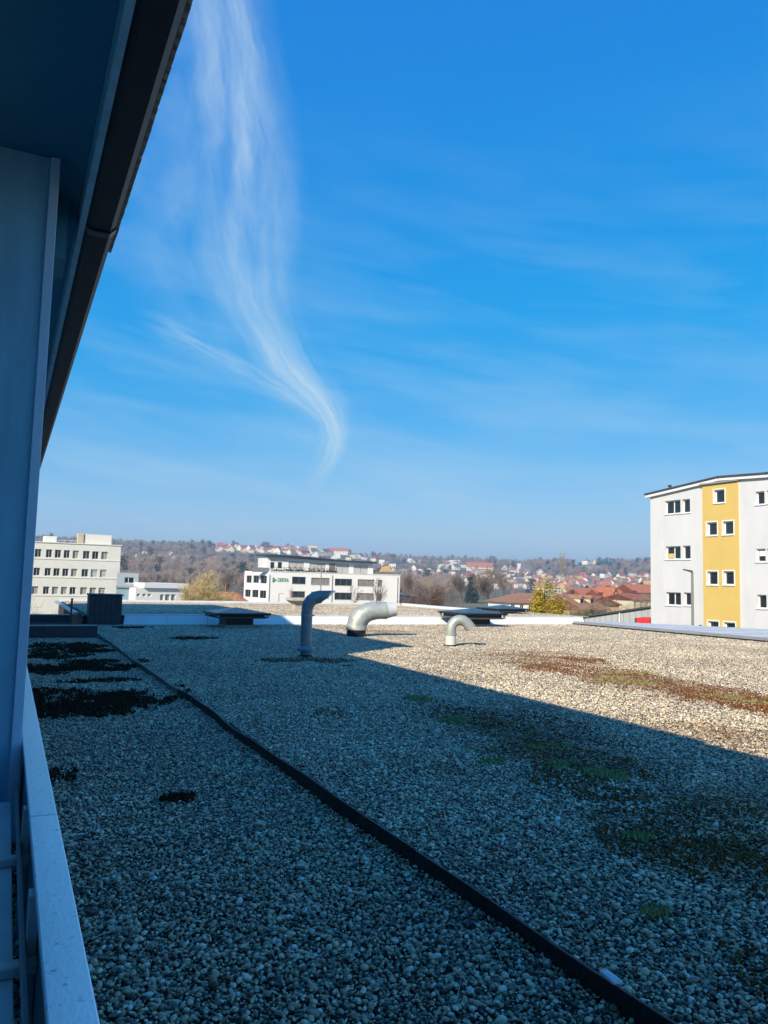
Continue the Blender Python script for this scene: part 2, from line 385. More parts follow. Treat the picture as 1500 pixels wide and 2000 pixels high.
PEB_SUB = 2   # 80 triangles a pebble
def ico(sub):
    bm = bmesh.new(); bmesh.ops.create_icosphere(bm, subdivisions=sub, radius=1)
    bm.verts.ensure_lookup_table(); v = np.array([q.co[:] for q in bm.verts]); f = np.array([[q.index for q in p.verts] for p in bm.faces]); bm.free(); return v, f
def pebble_tile(seed):
    g = np.random.default_rng(seed); bv, bf = ico(PEB_SUB); nv = len(bv)
    n1, n2 = 1050, 1900; n = n1+n2
    k = int(math.ceil(math.sqrt(n1)))
    def grid(n):
        k = int(math.ceil(math.sqrt(n))); ii = np.arange(k*k); p = np.stack([(ii % k+.5)/k, (ii//k+.5)/k], 1)+g.uniform(-.55, .55, (k*k, 2))/k
        return p[g.permutation(k*k)[:n]]
    P = np.concatenate([grid(n1), grid(n2)])
    rad = np.clip(g.lognormal(math.log(.0090), .38, n), .0035, .024)
    z = np.concatenate([np.full(n1, -.021), np.full(n2, .0)])+g.uniform(-.011, .010, n)
    sc = np.stack([rad*g.uniform(1.0, 1.45, n), rad*g.uniform(.75, 1.0, n), rad*g.uniform(.5, .8, n)], 1)
    # random shape: low-frequency lumps
    V = np.repeat(bv[None], n, 0)
    for q in range(3):
        d = g.normal(size=(n, 1, 3)); d /= np.linalg.norm(d, axis=2, keepdims=True)
        V = V*(1+.14*g.uniform(-1, 1, (n, 1, 1))*np.sin(2.2*(bv[None]*d).sum(2, keepdims=True)+g.uniform(0, 6, (n, 1, 1))))
    V = V*sc[:, None, :]
    az = g.uniform(0, 2*np.pi, n); ti = g.normal(0, .33, n); t2 = g.normal(0, .33, n)
    c, s = np.cos(ti), np.sin(ti); y = V[..., 1]*c[:, None]-V[..., 2]*s[:, None]; zz = V[..., 1]*s[:, None]+V[..., 2]*c[:, None]; x = V[..., 0]
    c, s = np.cos(t2), np.sin(t2); x, zz = x*c[:, None]+zz*s[:, None], -x*s[:, None]+zz*c[:, None]
    c, s = np.cos(az), np.sin(az); x, y = x*c[:, None]-y*s[:, None], x*s[:, None]+y*c[:, None]
    V = np.stack([x+(P[:, 0]-.5)[:, None], y+(P[:, 1]-.5)[:, None], zz+z[:, None]], 2).reshape(-1, 3)
    Fc = (bf[None]+(np.arange(n)*nv)[:, None, None]).reshape(-1, 3)
    rnd = np.repeat(np.clip(g.beta(.85, 1.05, n), 0, 1), nv)
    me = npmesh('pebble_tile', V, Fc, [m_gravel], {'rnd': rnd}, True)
    return bpy.data.objects.new('pebble_tile', me)

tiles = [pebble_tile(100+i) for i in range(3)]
TS = .70   # side of a tile on the roof
def gravel_field(x0, x1, y0, y1, z, label, keep=lambda x, y: True):
    pts = []; rot = []; pick = []
    for i in range(math.ceil((x1-x0)/TS-.02)):
        for j in range(math.ceil((y1-y0)/TS-.02)):
            x, y = x0+(i+.5)*TS, y0+(j+.5)*TS
            if not keep(x, y): continue
            pts.append((x, y, z+.014*(float(fbm(x*.35, y*.35, 9, 2))-.5))); rot.append(random.randrange(4)*math.pi/2); pick.append(random.randrange(3))
    o = scatter('gravel', tiles, pts, rot, [TS*1.02]*len(pts), pick)
    tag(o, label, 'gravel', kind='stuff')
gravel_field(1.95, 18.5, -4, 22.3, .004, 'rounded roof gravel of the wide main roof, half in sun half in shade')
gravel_field(-.16, 1.94, -4, 22.0, -.058, 'rounded roof gravel in the shaded strip beside the facade')
gravel_field(2.05, 19.1, 22.6, 33.1, .252, 'rounded gravel of the raised roof beyond the white upstand', lambda x, y: x < 17.0 or y < 26.5)

# ------------------------------------------------------------------ black edging strip between the two gravel fields
def edging():
    root = empty('edging_strip', (1.92, 0, 0)); tag(root, 'long dark edging strip dividing the gravel, running to the low dark kerb', 'edging')
    ys = list(np.arange(-3.0, 18.3, .25)); cut = [-3.0, 0.5, 3.5, 6.5, 9.5, 12.5, 15.5, 18.2]
    def wob(y): return .016*math.sin(y*.9)+.008*math.sin(y*2.3+1)+.004*math.sin(y*5.1)
    def top(y): return .020-.013*min(1, max(0, (y-5)/6))+.008*math.sin(y*1.7)+.004*math.sin(y*4.3)
    for a, b in zip(cut, cut[1:]):
        m = MB(); Y = np.arange(a, b-.004, .125); Y = list(Y)+[b-.006]; vs = []
        for y in Y:
            w = wob(y); t = top(y)+.004*(a % 2)
            vs += [(w-.008, y, -.14), (w-.009, y, t), (w+.006, y, t-.002), (w+.008, y, -.14)]
        n = len(Y)
        fs = [(i*4+j, i*4+(j+1) % 4, i*4+4+(j+1) % 4, i*4+4+j) for i in range(n-1) for j in range(4)]+[(0, 3, 2, 1), tuple((n-1)*4+j for j in range(4))]
        m.add(vs, fs); m.build('strip_length', m_bitumen if b < 9.6 else m_edge_skysheen, root)
m_edge_skysheen = mat('edging with painted sky sheen', (.13, .145, .16), .38, .3, var=.3, scale=6)  # far lengths: grazing sky reflection painted in as a paler base colour
edging()
# white scrap lying on the strip
p = onz(1180, 1908, .045)
m = MB(); m.hull8([(-.05, -.018, 0), (.05, -.02, 0), (.052, .018, 0), (-.048, .02, 0), (-.048, -.016, .012), (.05, -.018, .008), (.048, .016, .012), (-.046, .018, .009)])
o = m.build('paper_scrap', mat('pale scrap', (.62, .64, .66), .7, var=.1), bevel=.003); o.location = (p.x+.03, p.y, .034); o.rotation_euler = (0, .08, R(78))
tag(o, 'small pale flat scrap lying against the black edging strip', 'scrap')

# ------------------------------------------------------------------ our own facade with eaves, on the left
def facade():
    root = empty('office_facade', (-.45, 0, -.1)); tag(root, 'shaded blue-grey facade with pillar, overhanging soffit and dark gutter', 'building')
    OX, OZ = .45, .1
    def B(name, x0, x1, y0, y1, z0, z1, m_, bev=0.): return MB().box(x0+OX, x1+OX, y0, y1, z0+OZ, z1+OZ).build(name, m_, root, bevel=bev)
    m_wall = mat('painted facade', (.22, .49, .63), .7, var=.16, scale=2.2, stretch=(3, 3, .5), spots=(7, .70, (.15, .36, .48)), bump=.1, bscale=60)
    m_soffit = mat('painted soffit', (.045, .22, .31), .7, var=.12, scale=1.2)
    m_trim = mat('pillar edge trim', (.48, .66, .80), .5, var=.08)
    m_gut = mat('dark gutter', (.014, .016, .018), .55, var=.35, scale=4)
    # main wall, with the opening the view is taken from
    w = MB()
    w.box(-6+OX, -.45+OX, -6, -1.2, GZ+OZ, 3.7+OZ); w.box(-6+OX, -.45+OX, 1.6, 24.2, GZ+OZ, 3.7+OZ)
    w.box(-.75+OX, -.45+OX, -1.2, 1.6, GZ+OZ, .35+OZ); w.box(-.75+OX, -.45+OX, -1.2, 1.6, 2.9+OZ, 3.7+OZ)
    w.build('wall', m_wall, root)
    B('pillar', -.447, .105, 4.6, 5.05, -.09, 3.697, m_wall)
    B('edge_trim', .072, .122, 4.57, 4.598, -.05, 3.694, m_trim, .004)
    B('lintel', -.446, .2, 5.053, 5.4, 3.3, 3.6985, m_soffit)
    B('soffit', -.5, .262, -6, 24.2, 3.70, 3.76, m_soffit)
    B('fascia', .2645, .30, -6, 24.2, 3.52, 3.80, m_wall)
    for k in range(0, 14): pass
    # gutter in two lengths with a joint band
    def gut(y0, y1, dz=0.):
        m = MB(); prof = [(.302, 3.56), (.34, 3.535), (.45, 3.535), (.482, 3.57), (.487, 3.80), (.475, 3.80), (.470, 3.58), (.445, 3.55), (.345, 3.55), (.314, 3.572), (.312, 3.80), (.302, 3.80)]
        n = len(prof); vs = [(x+OX, y, z+OZ+dz) for y in (y0, y1) for x, z in prof]
        fs = [(i, (i+1) % n, n+(i+1) % n, n+i) for i in range(n)]
        for q in (0, n):
            for a, b, c, d in ((0, 1, 10, 11), (1, 2, 8, 9), (2, 3, 7, 8), (3, 4, 5, 6)): pass
        m.add(vs, fs); return m.build('gutter', m_gut, root)
    gut(-6, 5.095); gut(5.105, 24.2, -.006)
    j = MB(); prof = [(.2985, 3.552), (.337, 3.525), (.453, 3.525), (.489, 3.566), (.494, 3.806), (.4885, 3.806), (.4835, 3.575), (.448, 3.534), (.342, 3.534), (.306, 3.56)]
    n = len(prof); j.add([(x+OX, y, z+OZ) for y in (5.06, 5.14) for x, z in prof], [(i, (i+1) % n, n+(i+1) % n, n+i) for i in range(n)]); j.build('gutter_joint', mat('joint band', (.10, .105, .11), .45, .2, var=.3), root)
    # roof covering, and its row of eave tiles
    rf = MB(); rf.hull8([(-3+OX, -6, 4.75+OZ), (.50+OX, -6, 3.815+OZ), (.50+OX, 24.2, 3.815+OZ), (-3+OX, 24.2, 4.75+OZ), (-3+OX, -6, 4.81+OZ), (.50+OX, -6, 3.86+OZ), (.50+OX, 24.2, 3.86+OZ), (-3+OX, 24.2, 4.81+OZ)])
    rf.box(-6+OX, -3.004+OX, -6, 24.2, 3.705+OZ, 4.79+OZ)
    rfo = rf.build('roof', mat('roof covering', (.10, .075, .06), .8, var=.3), root)
    m_tile = mat('eave tile', (.36, .34, .31), .8, var=.35, scale=9, bump=.3)
    tm = MB(); arc = [(-.046, -.012), (-.03, .016), (0, .026), (.03, .016), (.046, -.012)]
    vs = [(x, a, z+dz) for x in (-.16, .055) for a, z in arc for dz in (0,)]+[(x, a*.78, z-.014) for x in (-.16, .055) for a, z in arc]
    fs = [(i, i+1, i+6, i+5) for i in range(4)]+[(11+i, 10+i, 15+i, 16+i) for i in range(4)]+[(5+i, 6+i, 16+i, 15+i) for i in range(4)]+[(0, 5, 15, 10), (4, 14, 19, 9)]
    tm.add(vs, fs); first = None; y = 1.2
    while y < 6.15:
        if first is None: t = tm.build('roof_tile', m_tile, rfo); first = t
        else: t = first.copy(); COL.objects.link(t); t.parent = rfo
        t.location = (.515+OX, y, 3.866+OZ+random.uniform(-.006, .006)); t.rotation_euler = (random.uniform(-.05, .05), R(15), random.uniform(-.04, .04)); y += .094
    MB().box(.46+OX, .535+OX, 6.16, 24.2, 3.862+OZ, 3.885+OZ).build('eave_flashing', mat('eave flashing', (.14, .12, .11), .5, .2, var=.3), rfo)
    # set-back upper storey farther along, out of sight: it throws the wider shadow on the far part of the roof
    up_ = MB().box(-6+OX, -1.1+OX, 8.0, 24.2, 4.795+OZ, 6.45+OZ).build('upper_storey', m_wall, root)
    rr = MB().box(-6.2+OX, -.95+OX, 7.85, 24.4, 6.452+OZ, 6.6+OZ).build('upper_roof', m_gut, root)
facade()

# balcony-like low ledge at the foot of the facade
def ledge():
    root = empty('metal_ledge', (.175, 0, -.09)); tag(root, 'pale blue metal coping and rails along the foot of the facade', 'coping')
    ox, oz = .175, -.09
    def B(name, x0, x1, y0, y1, z0, z1, m_, bev=.0): return MB().box(x0-ox, x1-ox, y0, y1, z0-oz, z1-oz).build(name, m_, root, bevel=bev)
    cuts = [-1.0, 3.205, 6.4, 9.6, 12.4]
    m_cop = mat('coping sheet', (.93, .95, .95), .34, .6, var=.12, scale=3, spots=(45, .60, (.34, .44, .50)), bump=.04, bscale=90, stretch=(1, .25, 1))
    for i, (a, b) in enumerate(zip(cuts, cuts[1:])):
        B('coping_sheet', .128, .225, a+.004, b-.004, .425, .45, m_cop, .004)
    B('upstand', .145, .205, -1, 12.4, -.088, .4225, m_zincdark)
    B('sill_board', -.04, .085, -1, 4.3, .20, .225, mat('sill board', (.55, .66, .70), .6, var=.15, scale=3, spots=(40, .66, (.2, .2, .2))), .003)
    B('rail', .098, .112, -1, 4.3, .26, .30, m_zincdark, .002)
    for y in (1.55, 2.45, 3.35): 
        B('bracket', -.04, .1435, y, y+.05, .2275, .258, m_zinc, .003)
        B('post', .114, .143, y+.06, y+.12, -.08, .4215, m_zinc, .003)
ledge()

# ------------------------------------------------------------------ white upstand (roof step) across the roof
def upstand():
    root = empty('white_roof_upstand', (2.9, 22.2, 0)); tag(root, 'low white sheet upstand crossing the roof behind the vents', 'parapet')
    x = 2.9; i = 0
    while x < 18.9:
        w = min(1.15, 18.95-x); a = .012*(i % 2)+random.uniform(0, .006)
        m = MB(); X0 = x-2.9+.004; X1 = x-2.9+w-.004; sk = .05
        m.hull8([(X0, -.17+a, -.05), (X1, -.17+a, -.05), (X1, .21, -.05), (X0, .21, -.05), (X0+sk, .02+a, .245), (X1+sk, .02+a, .245), (X1+sk, .21, .245), (X0+sk, .21, .245)])
        m.build('sheet', m_whitemetal, root, bevel=.006); x += w; i += 1
    MB().box(0, 16.1, .03, .30, .248, .268).build('cap', mat('upstand cap', (.66, .68, .70), .5, .1, var=.08), root)
upstand()
def edge(name, poly, w, z0, z1, label, m_):
    """sheet coping following a polyline, in lengths of about 2.5 m"""
    root = empty(name, (*poly[0], z0)); tag(root, label, 'coping')
    for a, b in zip(poly, poly[1:]):
        a, b = Vector((*a, 0)), Vector((*b, 0)); d = b-a; n = max(1, round(d.length/2.5)); d.normalize(); q = Vector((-d.y, d.x, 0))*w/2
        for k in range(n):
            p0 = a+(b-a)*(k/n)+d*.003; p1 = a+(b-a)*((k+1)/n)-d*.003
            r = [p0-q, p1-q, p1+q, p0+q]; o0 = Vector((*poly[0], z0))
            MB().hull8([(v.x-o0.x, v.y-o0.y, 0) for v in r]+[(v.x-o0.x, v.y-o0.y, z1-z0+(.0 if k % 2 else .004)) for v in r]).build('coping_length', m_, root, bevel=.006)
edge('roof_edge_coping', [(1.95, 33.45), (17.2, 33.45)], .3, .1, .33, 'pale coping along the far end of the raised gravel roof', m_whitemetal)
edge('roof_edge_coping', [(17.35, 33.28), (17.35, 26.95)], .26, .1, .34, 'white coping beyond the fat elbow duct, right end of the raised roof', m_whitemetal)
edge('roof_edge_coping', [(17.5, 26.8), (19.3, 26.8)], .26, .1, .33, 'short pale coping behind the rearmost skylight', m_whitemetal)
edge('roof_edge_coping', [(1.80, 23.5), (1.80, 33.2)], .13, .2, .27, 'pale coping running away behind the dark plank box', m_zinc)

# light metal roof on the right
def metal_roof():
    root = empty('light_metal_roof', (18.5, 14, 0)); tag(root, 'pale grey seamed metal roof adjoining the gravel in front of the yellow-striped building', 'roof')
    poly = [(18.62, -4), (29, -4), (29, 8), (25.2, 15.0), (23.6, 18.0), (21.4, 21.2), (19.35, 22.6), (18.62, 22.9)]
    m = MB().prism([(x-18.5, y-14) for x, y in poly], GZ, .085).build('sheet', mat('pale metal roofing', (.60, .62, .64), .5, .1, var=.10, scale=.8, spots=(2.2, .68, (.42, .44, .46))), root)
    for i in range(16):
        y = 1.2+i*1.35; xe = np.interp(y, [8, 15, 18, 21.2, 22.6], [29, 25.2, 23.6, 21.4, 19.35])
        MB().box(.14, xe-18.5-.1, y-14, y-14+.022, .0855, .105).build('seam', m_zinc, root)
    MB().box(-.06, .115, -18, 8.9, -.06, .115).build('edge_profile', m_zincdark, root, bevel=.006)
    MB().box(-.13, -.064, -18, 8.3, -.08, .045).build('shadow_gap_strip', m_black, root)  # solid black strip stands in for the shadow in the edge gap
    q = MB(); q.hull8([(.2, 8.95, -.05), (.75, 8.95, -.05), (.75, 12.5, -.05), (.2, 12.5, -.05), (.3, 9.0, .17), (.7, 9.0, .17), (.7, 12.45, .2), (.3, 12.45, .2)]); q.build('kerb_upstand', m_zincdark, root)
metal_roof()

# ------------------------------------------------------------------ vents
m_ventblue = mat('painted vent pipe', (.20, .25, .27), .42, .2, var=.22, scale=5, spots=(18, .62, (.12, .14, .15)), bump=.06, bscale=18)
m_duct = mat('galvanised duct', (.40, .425, .40), .45, .3, var=.22, scale=6, spots=(12, .60, (.27, .27, .235)), bump=.06, bscale=16)
def arc(c, r, a0, a1, n): return [(c[0]+r*math.cos(R(a0+(a1-a0)*i/n)), 0, c[1]+r*math.sin(R(a0+(a1-a0)*i/n))) for i in range(n+1)]
def gooseneck():
    root = empty('vent_pipe', (4.80, 12.9, -.02)); root.scale = (.92, .92, 1); tag(root, 'tall slim gooseneck vent pipe standing in the shade, mouth cut slantwise', 'vent pipe')
    MB().tube([(0, 0, 0), (0, 0, .13)], .098, 28).build('base_sleeve', m_ventblue, root, 'auto')
    m = MB(); m.tube([(0, 0, .125), (0, 0, .15), (0, 0, .165), (0, 0, .21)], [.165, .172, .168, .112], 32); m.build('flange', m_ventblue, root, 'auto')
    MB().tube([(0, 0, .19), (0, 0, .83)], .108, 28).build('pipe', m_ventblue, root, 'auto')
    pts = arc((.235, .84), .235, 180, 90, 4)
    for i in range(4):   # lobster-back elbow, one gore at a time
        a, b = Vector(pts[i]), Vector(pts[i+1]); d = (b-a).normalized()
        MB().tube([a-d*.02, b+d*.02], [.112+.002*(i % 2)]*2, 28).build('elbow_gore', m_ventblue, root, 'auto')
    n = 28; vs = []; r = .113
    for j in range(n):
        a = 2*math.pi*j/n; vs.append((.225, r*math.cos(a), 1.075+r*math.sin(a)))
    for j in range(n):
        a = 2*math.pi*j/n; vs.append((.40+.15*math.sin(a), r*math.cos(a), 1.08+r*math.sin(a)))
    for j in range(n):
        a = 2*math.pi*j/n; vs.append((.39+.15*math.sin(a), .96*r*math.cos(a), 1.08+.96*r*math.sin(a)))
    for j in range(n):
        a = 2*math.pi*j/n; vs.append((.24, .96*r*math.cos(a), 1.075+.96*r*math.sin(a)))
    m = MB(); m.add(vs, [(k*n+j, k*n+(j+1) % n, (k+1)*n+(j+1) % n, (k+1)*n+j) for k in range(3) for j in range(n)]); m.build('mouth', m_ventblue, root, 'auto')
    MB().tube([(0, 0, .50), (0, 0, .512)], .1115, 28).build('pipe_seam', m_ventblue, root, 'auto')
    q = MB(); q.tube([(0, 0, .73), (0, 0, .765)], .113, 28); q.box(.10, .15, -.012, .012, .735, .76); q.build('clamp_band', m_zincdark, root, 'auto')
    q = MB(); q.tube([(0, 0, -.01), (0, 0, .02), (0, 0, .032), (0, 0, .06)], [.24, .23, .16, .102], 20); q.build('base_flashing', m_bitumen, root, 'auto')
    root.rotation_euler = (0, 0, R(-16))
gooseneck()
def fat_duct():
    root = empty('elbow_duct', (7.78, 17.4, -.02)); tag(root, 'fat galvanised elbow duct on a black collar at the edge of the shadow', 'vent duct')
    MB().tube([(0, 0, 0), (0, 0, .19)], .235, 32).build('collar', m_black, root, 'auto')
    MB().tube([(0, 0, .185), (0, 0, .205), (0, 0, .29)], [.262, .262, .25], 36).build('base_ring', m_duct, root, 'auto')
    pts = [(0, 0, .27), (.03, 0, .40), (.13, 0, .53), (.28, 0, .62), (.45, 0, .655)]; rr = [.245, .243, .238, .228, .216]
    for i in range(4):
        a, b = Vector(pts[i]), Vector(pts[i+1]); d = (b-a).normalized()
        MB().tube([a-d*.045, b+d*.045], [rr[i]+.003*(i % 2), rr[i+1]+.003*(i % 2)], 36).build('elbow_gore', m_duct, root, 'auto')
    MB().tube([(.44, 0, .655), (.72, 0, .665)], [.213, .208], 36).build('outlet_pipe', m_duct, root, 'auto')
    MB().tube([(.70, 0, .664), (.735, 0, .666)], .2165, 36).build('joint_ring', m_duct, root, 'auto')
    m = MB(); m.tube([(.73, 0, .666), (.98, 0, .70), (.97, 0, .70), (.72, 0, .666)], [.204, .165, .158, .196], 36, caps=False); m.build('mouth', mat('pale duct end', (.66, .68, .67), .45, .2, var=.08), root, 'auto')
    root.rotation_euler = (0, 0, R(-12))
fat_duct()
def small_vent():
    root = empty('vent_pipe', (8.73, 14.5, -.02)); tag(root, 'short pale vent pipe with a U-bend standing in the sun', 'vent pipe')
    q = MB(); q.tube([(0, 0, -.01), (0, 0, .02), (0, 0, .03), (0, 0, .055)], [.22, .21, .16, .122], 20); q.build('base_flashing', m_bitumen, root, 'auto')
    MB().tube([(0, 0, 0), (0, 0, .27)], .118, 28).build('base_sleeve', mat('cream plastic', (.62, .61, .57), .5, var=.08), root, 'auto')
    MB().tube([(0, 0, .262), (0, 0, .305)], .131, 28).build('ring', m_duct, root, 'auto')
    pts = [(0, 0, .30), (0, 0, .38)]+[(x, 0, z) for x, _, z in arc((.205, .38), .205, 165, 50, 12)]+[(.40, 0, .475), (.45, 0, .41)]
    m = MB(); m.tube(pts, [.112]*len(pts), 28, caps=False); m.tube([pts[-2], pts[-1]], .10, 28, mi=1); m.build('bend', [m_duct, m_black], root, 'auto')
    MB().tube([pts[-2], pts[-1]], .1165, 28, caps=False).build('mouth_ring', m_duct, root, 'auto')
    root.rotation_euler = (0, 0, R(-18))
small_vent()
p = onz(581, 1190, .26)
def funnel():
    root = empty('roof_vent', (p.x, p.y, .22)); tag(root, 'squat concrete-coloured vent cowl on the raised roof behind the gooseneck pipe', 'vent')
    mc = mat('cowl concrete', (.50, .46, .38), .8, var=.12)
    q = MB(); q.hull8([(-.16, -.16, 0), (.16, -.16, 0), (.16, .16, 0), (-.16, .16, 0), (-.17, -.17, .22), (.17, -.17, .22), (.17, .17, .22), (-.17, .17, .22)]); q.build('neck', mc, root)
    q = MB(); q.hull8([(-.175, -.175, .221), (.175, -.175, .221), (.175, .175, .221), (-.175, .175, .221), (-.34, -.34, .36), (.34, -.34, .36), (.34, .34, .36), (-.34, .34, .36)]); q.build('funnel', mc, root)
    q = MB(); q.box(-.36, .36, -.36, .36, .361, .46); q.build('cap', mc, root, bevel=.01)
funnel()

# ------------------------------------------------------------------ skylights
m_domeglass = mat('skylight glazing', (.06, .07, .08), .3, var=.25, scale=2, spec=.4)
m_skyframe = mat('skylight frame', (.34, .35, .35), .45, .3, var=.12)
def skylight(cx, cy, z, hw, hb, zb, zf, label, rz=0.):
    root = empty('skylight', (cx, cy, z), rz); tag(root, label, 'skylight', 'skylights on the gravel roof')
    MB().box(-hb, hb, -hb, hb, 0, zb).build('upstand', m_black, root, bevel=.01)
    q = MB(); q.box(-hb-.012, hb+.012, -hb-.012, hb+.012, 0, .09); q.build('base_flashing', m_zincdark, root)
    q = MB(); q.hull8([(-hw+.1, -hw+.1, zb+.002), (hw-.1, -hw+.1, zb+.002), (hw-.1, hw-.1, zb+.002), (-hw+.1, hw-.1, zb+.002), (-hw, -hw, zb+.05), (hw, -hw, zb+.05), (hw, hw, zb+.05), (-hw, hw, zb+.05)]); q.build('lower_frame', m_skyframe, root)
    for sx_ in (-1, 1):
        for sy_ in (-1, 1): MB().box(sx_*(hw-.06)-.025, sx_*(hw-.06)+.025, sy_*(hw-.06)-.025, sy_*(hw-.06)+.025, zb+.0505, zf-.0005).build('corner_post', m_skyframe, root)
    MB().box(-hw+.12, hw-.12, -hw+.12, hw-.12, zb+.051, zf-.001).build('inner_curb', m_black, root)
    q = MB(); q.box(-hw-.02, hw+.02, -hw-.02, hw+.02, zf, zf+.055); q.build('upper_frame', m_black, root, bevel=.008)
    q = MB(); h = zf+.056; w = hw-.02
    q.add([(-w, -w, h), (w, -w, h), (w, w, h), (-w, w, h), (0, 0, h+.13)], [(0, 1, 4), (1, 2, 4), (2, 3, 4), (3, 0, 4), (3, 2, 1, 0)]); q.build('glazing', m_domeglass, root)
    return root
skylight(5.76, 21.05, -.01, .74, .38, .27, .37, 'square skylight hood in the shade in front of the white upstand, left of the gooseneck')
skylight(13.62, 21.3, -.01, .80, .42, .26, .40, 'square sunlit skylight hood just right of the small U-bend vent', R(0))
skylight(17.6, 25.3, .23, .74, .36, .08, .16, 'smaller-looking skylight hood on the raised roof, behind the sunlit one')

# ------------------------------------------------------------------ left cluster: plank box, low kerbs, post
def plank_box():
    root = empty('plank_box', (2.43, 22.03, -.02)); tag(root, 'dark upright plank-clad box standing at the end of the white upstand', 'box')
    MB().box(-.40, .40, -.02, .53, 0, .80).build('core', m_black, root)
    for i in range(6):
        x = -.42+i*.14; MB().box(x, x+.132, -.045, -.022, .0, .80+random.uniform(-.004, .004)).build('plank', m_dark, root, bevel=.004)
    for i in range(4):
        y = -.02+i*.145; MB().box(-.428, -.403, y, y+.137, 0, .80).build('plank', m_dark, root, bevel=.004)
    q = MB(); q.hull8([(-.45, -.07, .806), (.45, -.07, .806), (.45, .58, .806), (-.45, .58, .806), (-.45, -.07, .842), (.45, -.07, .835), (.45, .58, .845), (-.45, .58, .852)]); q.build('lid', m_dark, root, bevel=.005)
plank_box()
def kerb(x0, x1, y0, y1, z1, label):
    root = empty('roof_kerb', ((x0+x1)/2, y0, -.1)); tag(root, label, 'kerb'); a = (x1-x0)/2
    MB().box(-a, a, 0, y1-y0, 0, z1+.1).build('body', m_dark, root, bevel=.006)
    MB().box(-a-.012, a+.012, -.012, y1-y0+.01, z1+.101, z1+.118).build('cap', mat('kerb cap', (.22, .24, .26), .5, .2, var=.2), root)
kerb(.25, 1.88, 18.32, 18.55, .20, 'low dark kerb across the end of the shaded gravel strip')
kerb(.25, 1.62, 23.1, 23.4, .20, 'second dark kerb behind the first, beyond the thin post')
o = MB().box(-.2, 1.62, 18.56, 23.1, -.09, .02).build('roof', mat('mossy felt', (.035, .028, .022), .95, var=.5, scale=5, bump=.6, bscale=30)); struct(o, 'dark felt between the two low kerbs')
post = MB(); post.box(-.022, .022, -.022, .022, 0, .72); post.box(-.03, .03, -.03, .03, .715, .74); post.box(-.05, .05, -.05, .05, 0, .012)
o = post.build('post', m_dark); o.location = (1.43, 20.0, .02); tag(o, 'thin dark post standing between the two low kerbs', 'post')

# ------------------------------------------------------------------ moss cushions and dry stalks on the gravel
def gz(x): return -.057 if x < 1.92 else .006
def moss(name, patches, cols, label, seed, big=1., tall=1.):
    g = np.random.default_rng(seed); V = []; Fc = []; A = []; base = 0
    for cx, cy, rx, ry, dens, ragged in patches:
        n = int(dens*rx*ry*4*3.2)
        x = g.uniform(-1, 1, n)*1.15; y = g.uniform(-1, 1, n)*1.15
        keep = (1-(x*x+y*y))+(fbm((cx+x*rx)*5.5, (cy+y*ry)*3.4, seed, 4)-.5)*ragged > .25
        for xx, yy in zip(cx+x[keep]*rx, cy+y[keep]*ry):
            if abs(xx-1.92) < .03 or xx < .27: continue
            h = g.uniform(.005, .018)*big*tall; r = g.uniform(.006, .014)*big; k = 5; a0 = g.uniform(0, 6.28); z = gz(xx)+g.uniform(-.004, .012)
            ring = [(xx+r*math.cos(a0+6.283*j/k)*g.uniform(.6, 1.2), yy+r*math.sin(a0+6.283*j/k)*g.uniform(.6, 1.2), z+g.uniform(-.006, .006)) for j in range(k)]
            V += ring+[(xx+g.uniform(-.008, .008), yy+g.uniform(-.008, .008), z+h)]
            Fc += [(base+j, base+(j+1) % k, base+k) for j in range(k)]; A += [g.uniform()]*(k+1); base += k+1
    m_ = bpy.data.materials.new(name); m_.use_nodes = True; t = m_.node_tree; b = t.nodes['Principled BSDF']; b.inputs['Roughness'].default_value = .95; b.inputs['Specular IOR Level'].default_value = .1
    a = t.nodes.new('ShaderNodeAttribute'); a.attribute_name = 'rnd'; r = t.nodes.new('ShaderNodeValToRGB')
    r.color_ramp.elements[0].color = (*cols[0], 1); r.color_ramp.elements[1].color = (*cols[2], 1); e = r.color_ramp.elements.new(.5); e.color = (*cols[1], 1)
    t.links.new(a.outputs['Fac'], r.inputs[0]); t.links.new(r.outputs[0], b.inputs['Base Color'])
    me = npmesh(name, V, Fc, [m_], {'rnd': A}); o = bpy.data.objects.new(name, me); COL.objects.link(o); tag(o, label, 'moss', kind='stuff')
moss('dark_moss', [(.75, 8.75, .85, .62, 800, 2.4), (1.35, 9.25, .7, .5, 620, 3.2), (1.0, 9.6, .9, .35, 450, 3.4), (1.0, 12.6, 1.0, .6, 420, 3.), (.9, 15.0, .9, .7, 350, 3.), (.6, 10.0, .5, .35, 500, 3.), (1.2, 10.9, .6, .22, 500, 3.), (1.1, 12.4, .8, .45, 450, 3.), (1.3, 13.3, .5, .35, 420, 3.), (.6, 12.2, .4, .5, 400, 3.), (.7, 14.2, .6, .5, 700, 2.6), (1.1, 16.2, .7, .9, 500, 2.6), (1.5, 15.0, .35, .5, 600, 2.6), (1.05, 5.07, .14, .09, 2600, 2.), (.42, 5.9, .10, .2, 420, 3.),
    (2.9, 20.7, .5, .35, 700, 2.2), (3.8, 17.1, .6, .4, 350, 2.6)],
    ((.020, .010, .006), (.045, .020, .010), (.085, .036, .016)), 'dark brown moss cushions spread over the shaded gravel strip', 5, 1.3, 1.8)
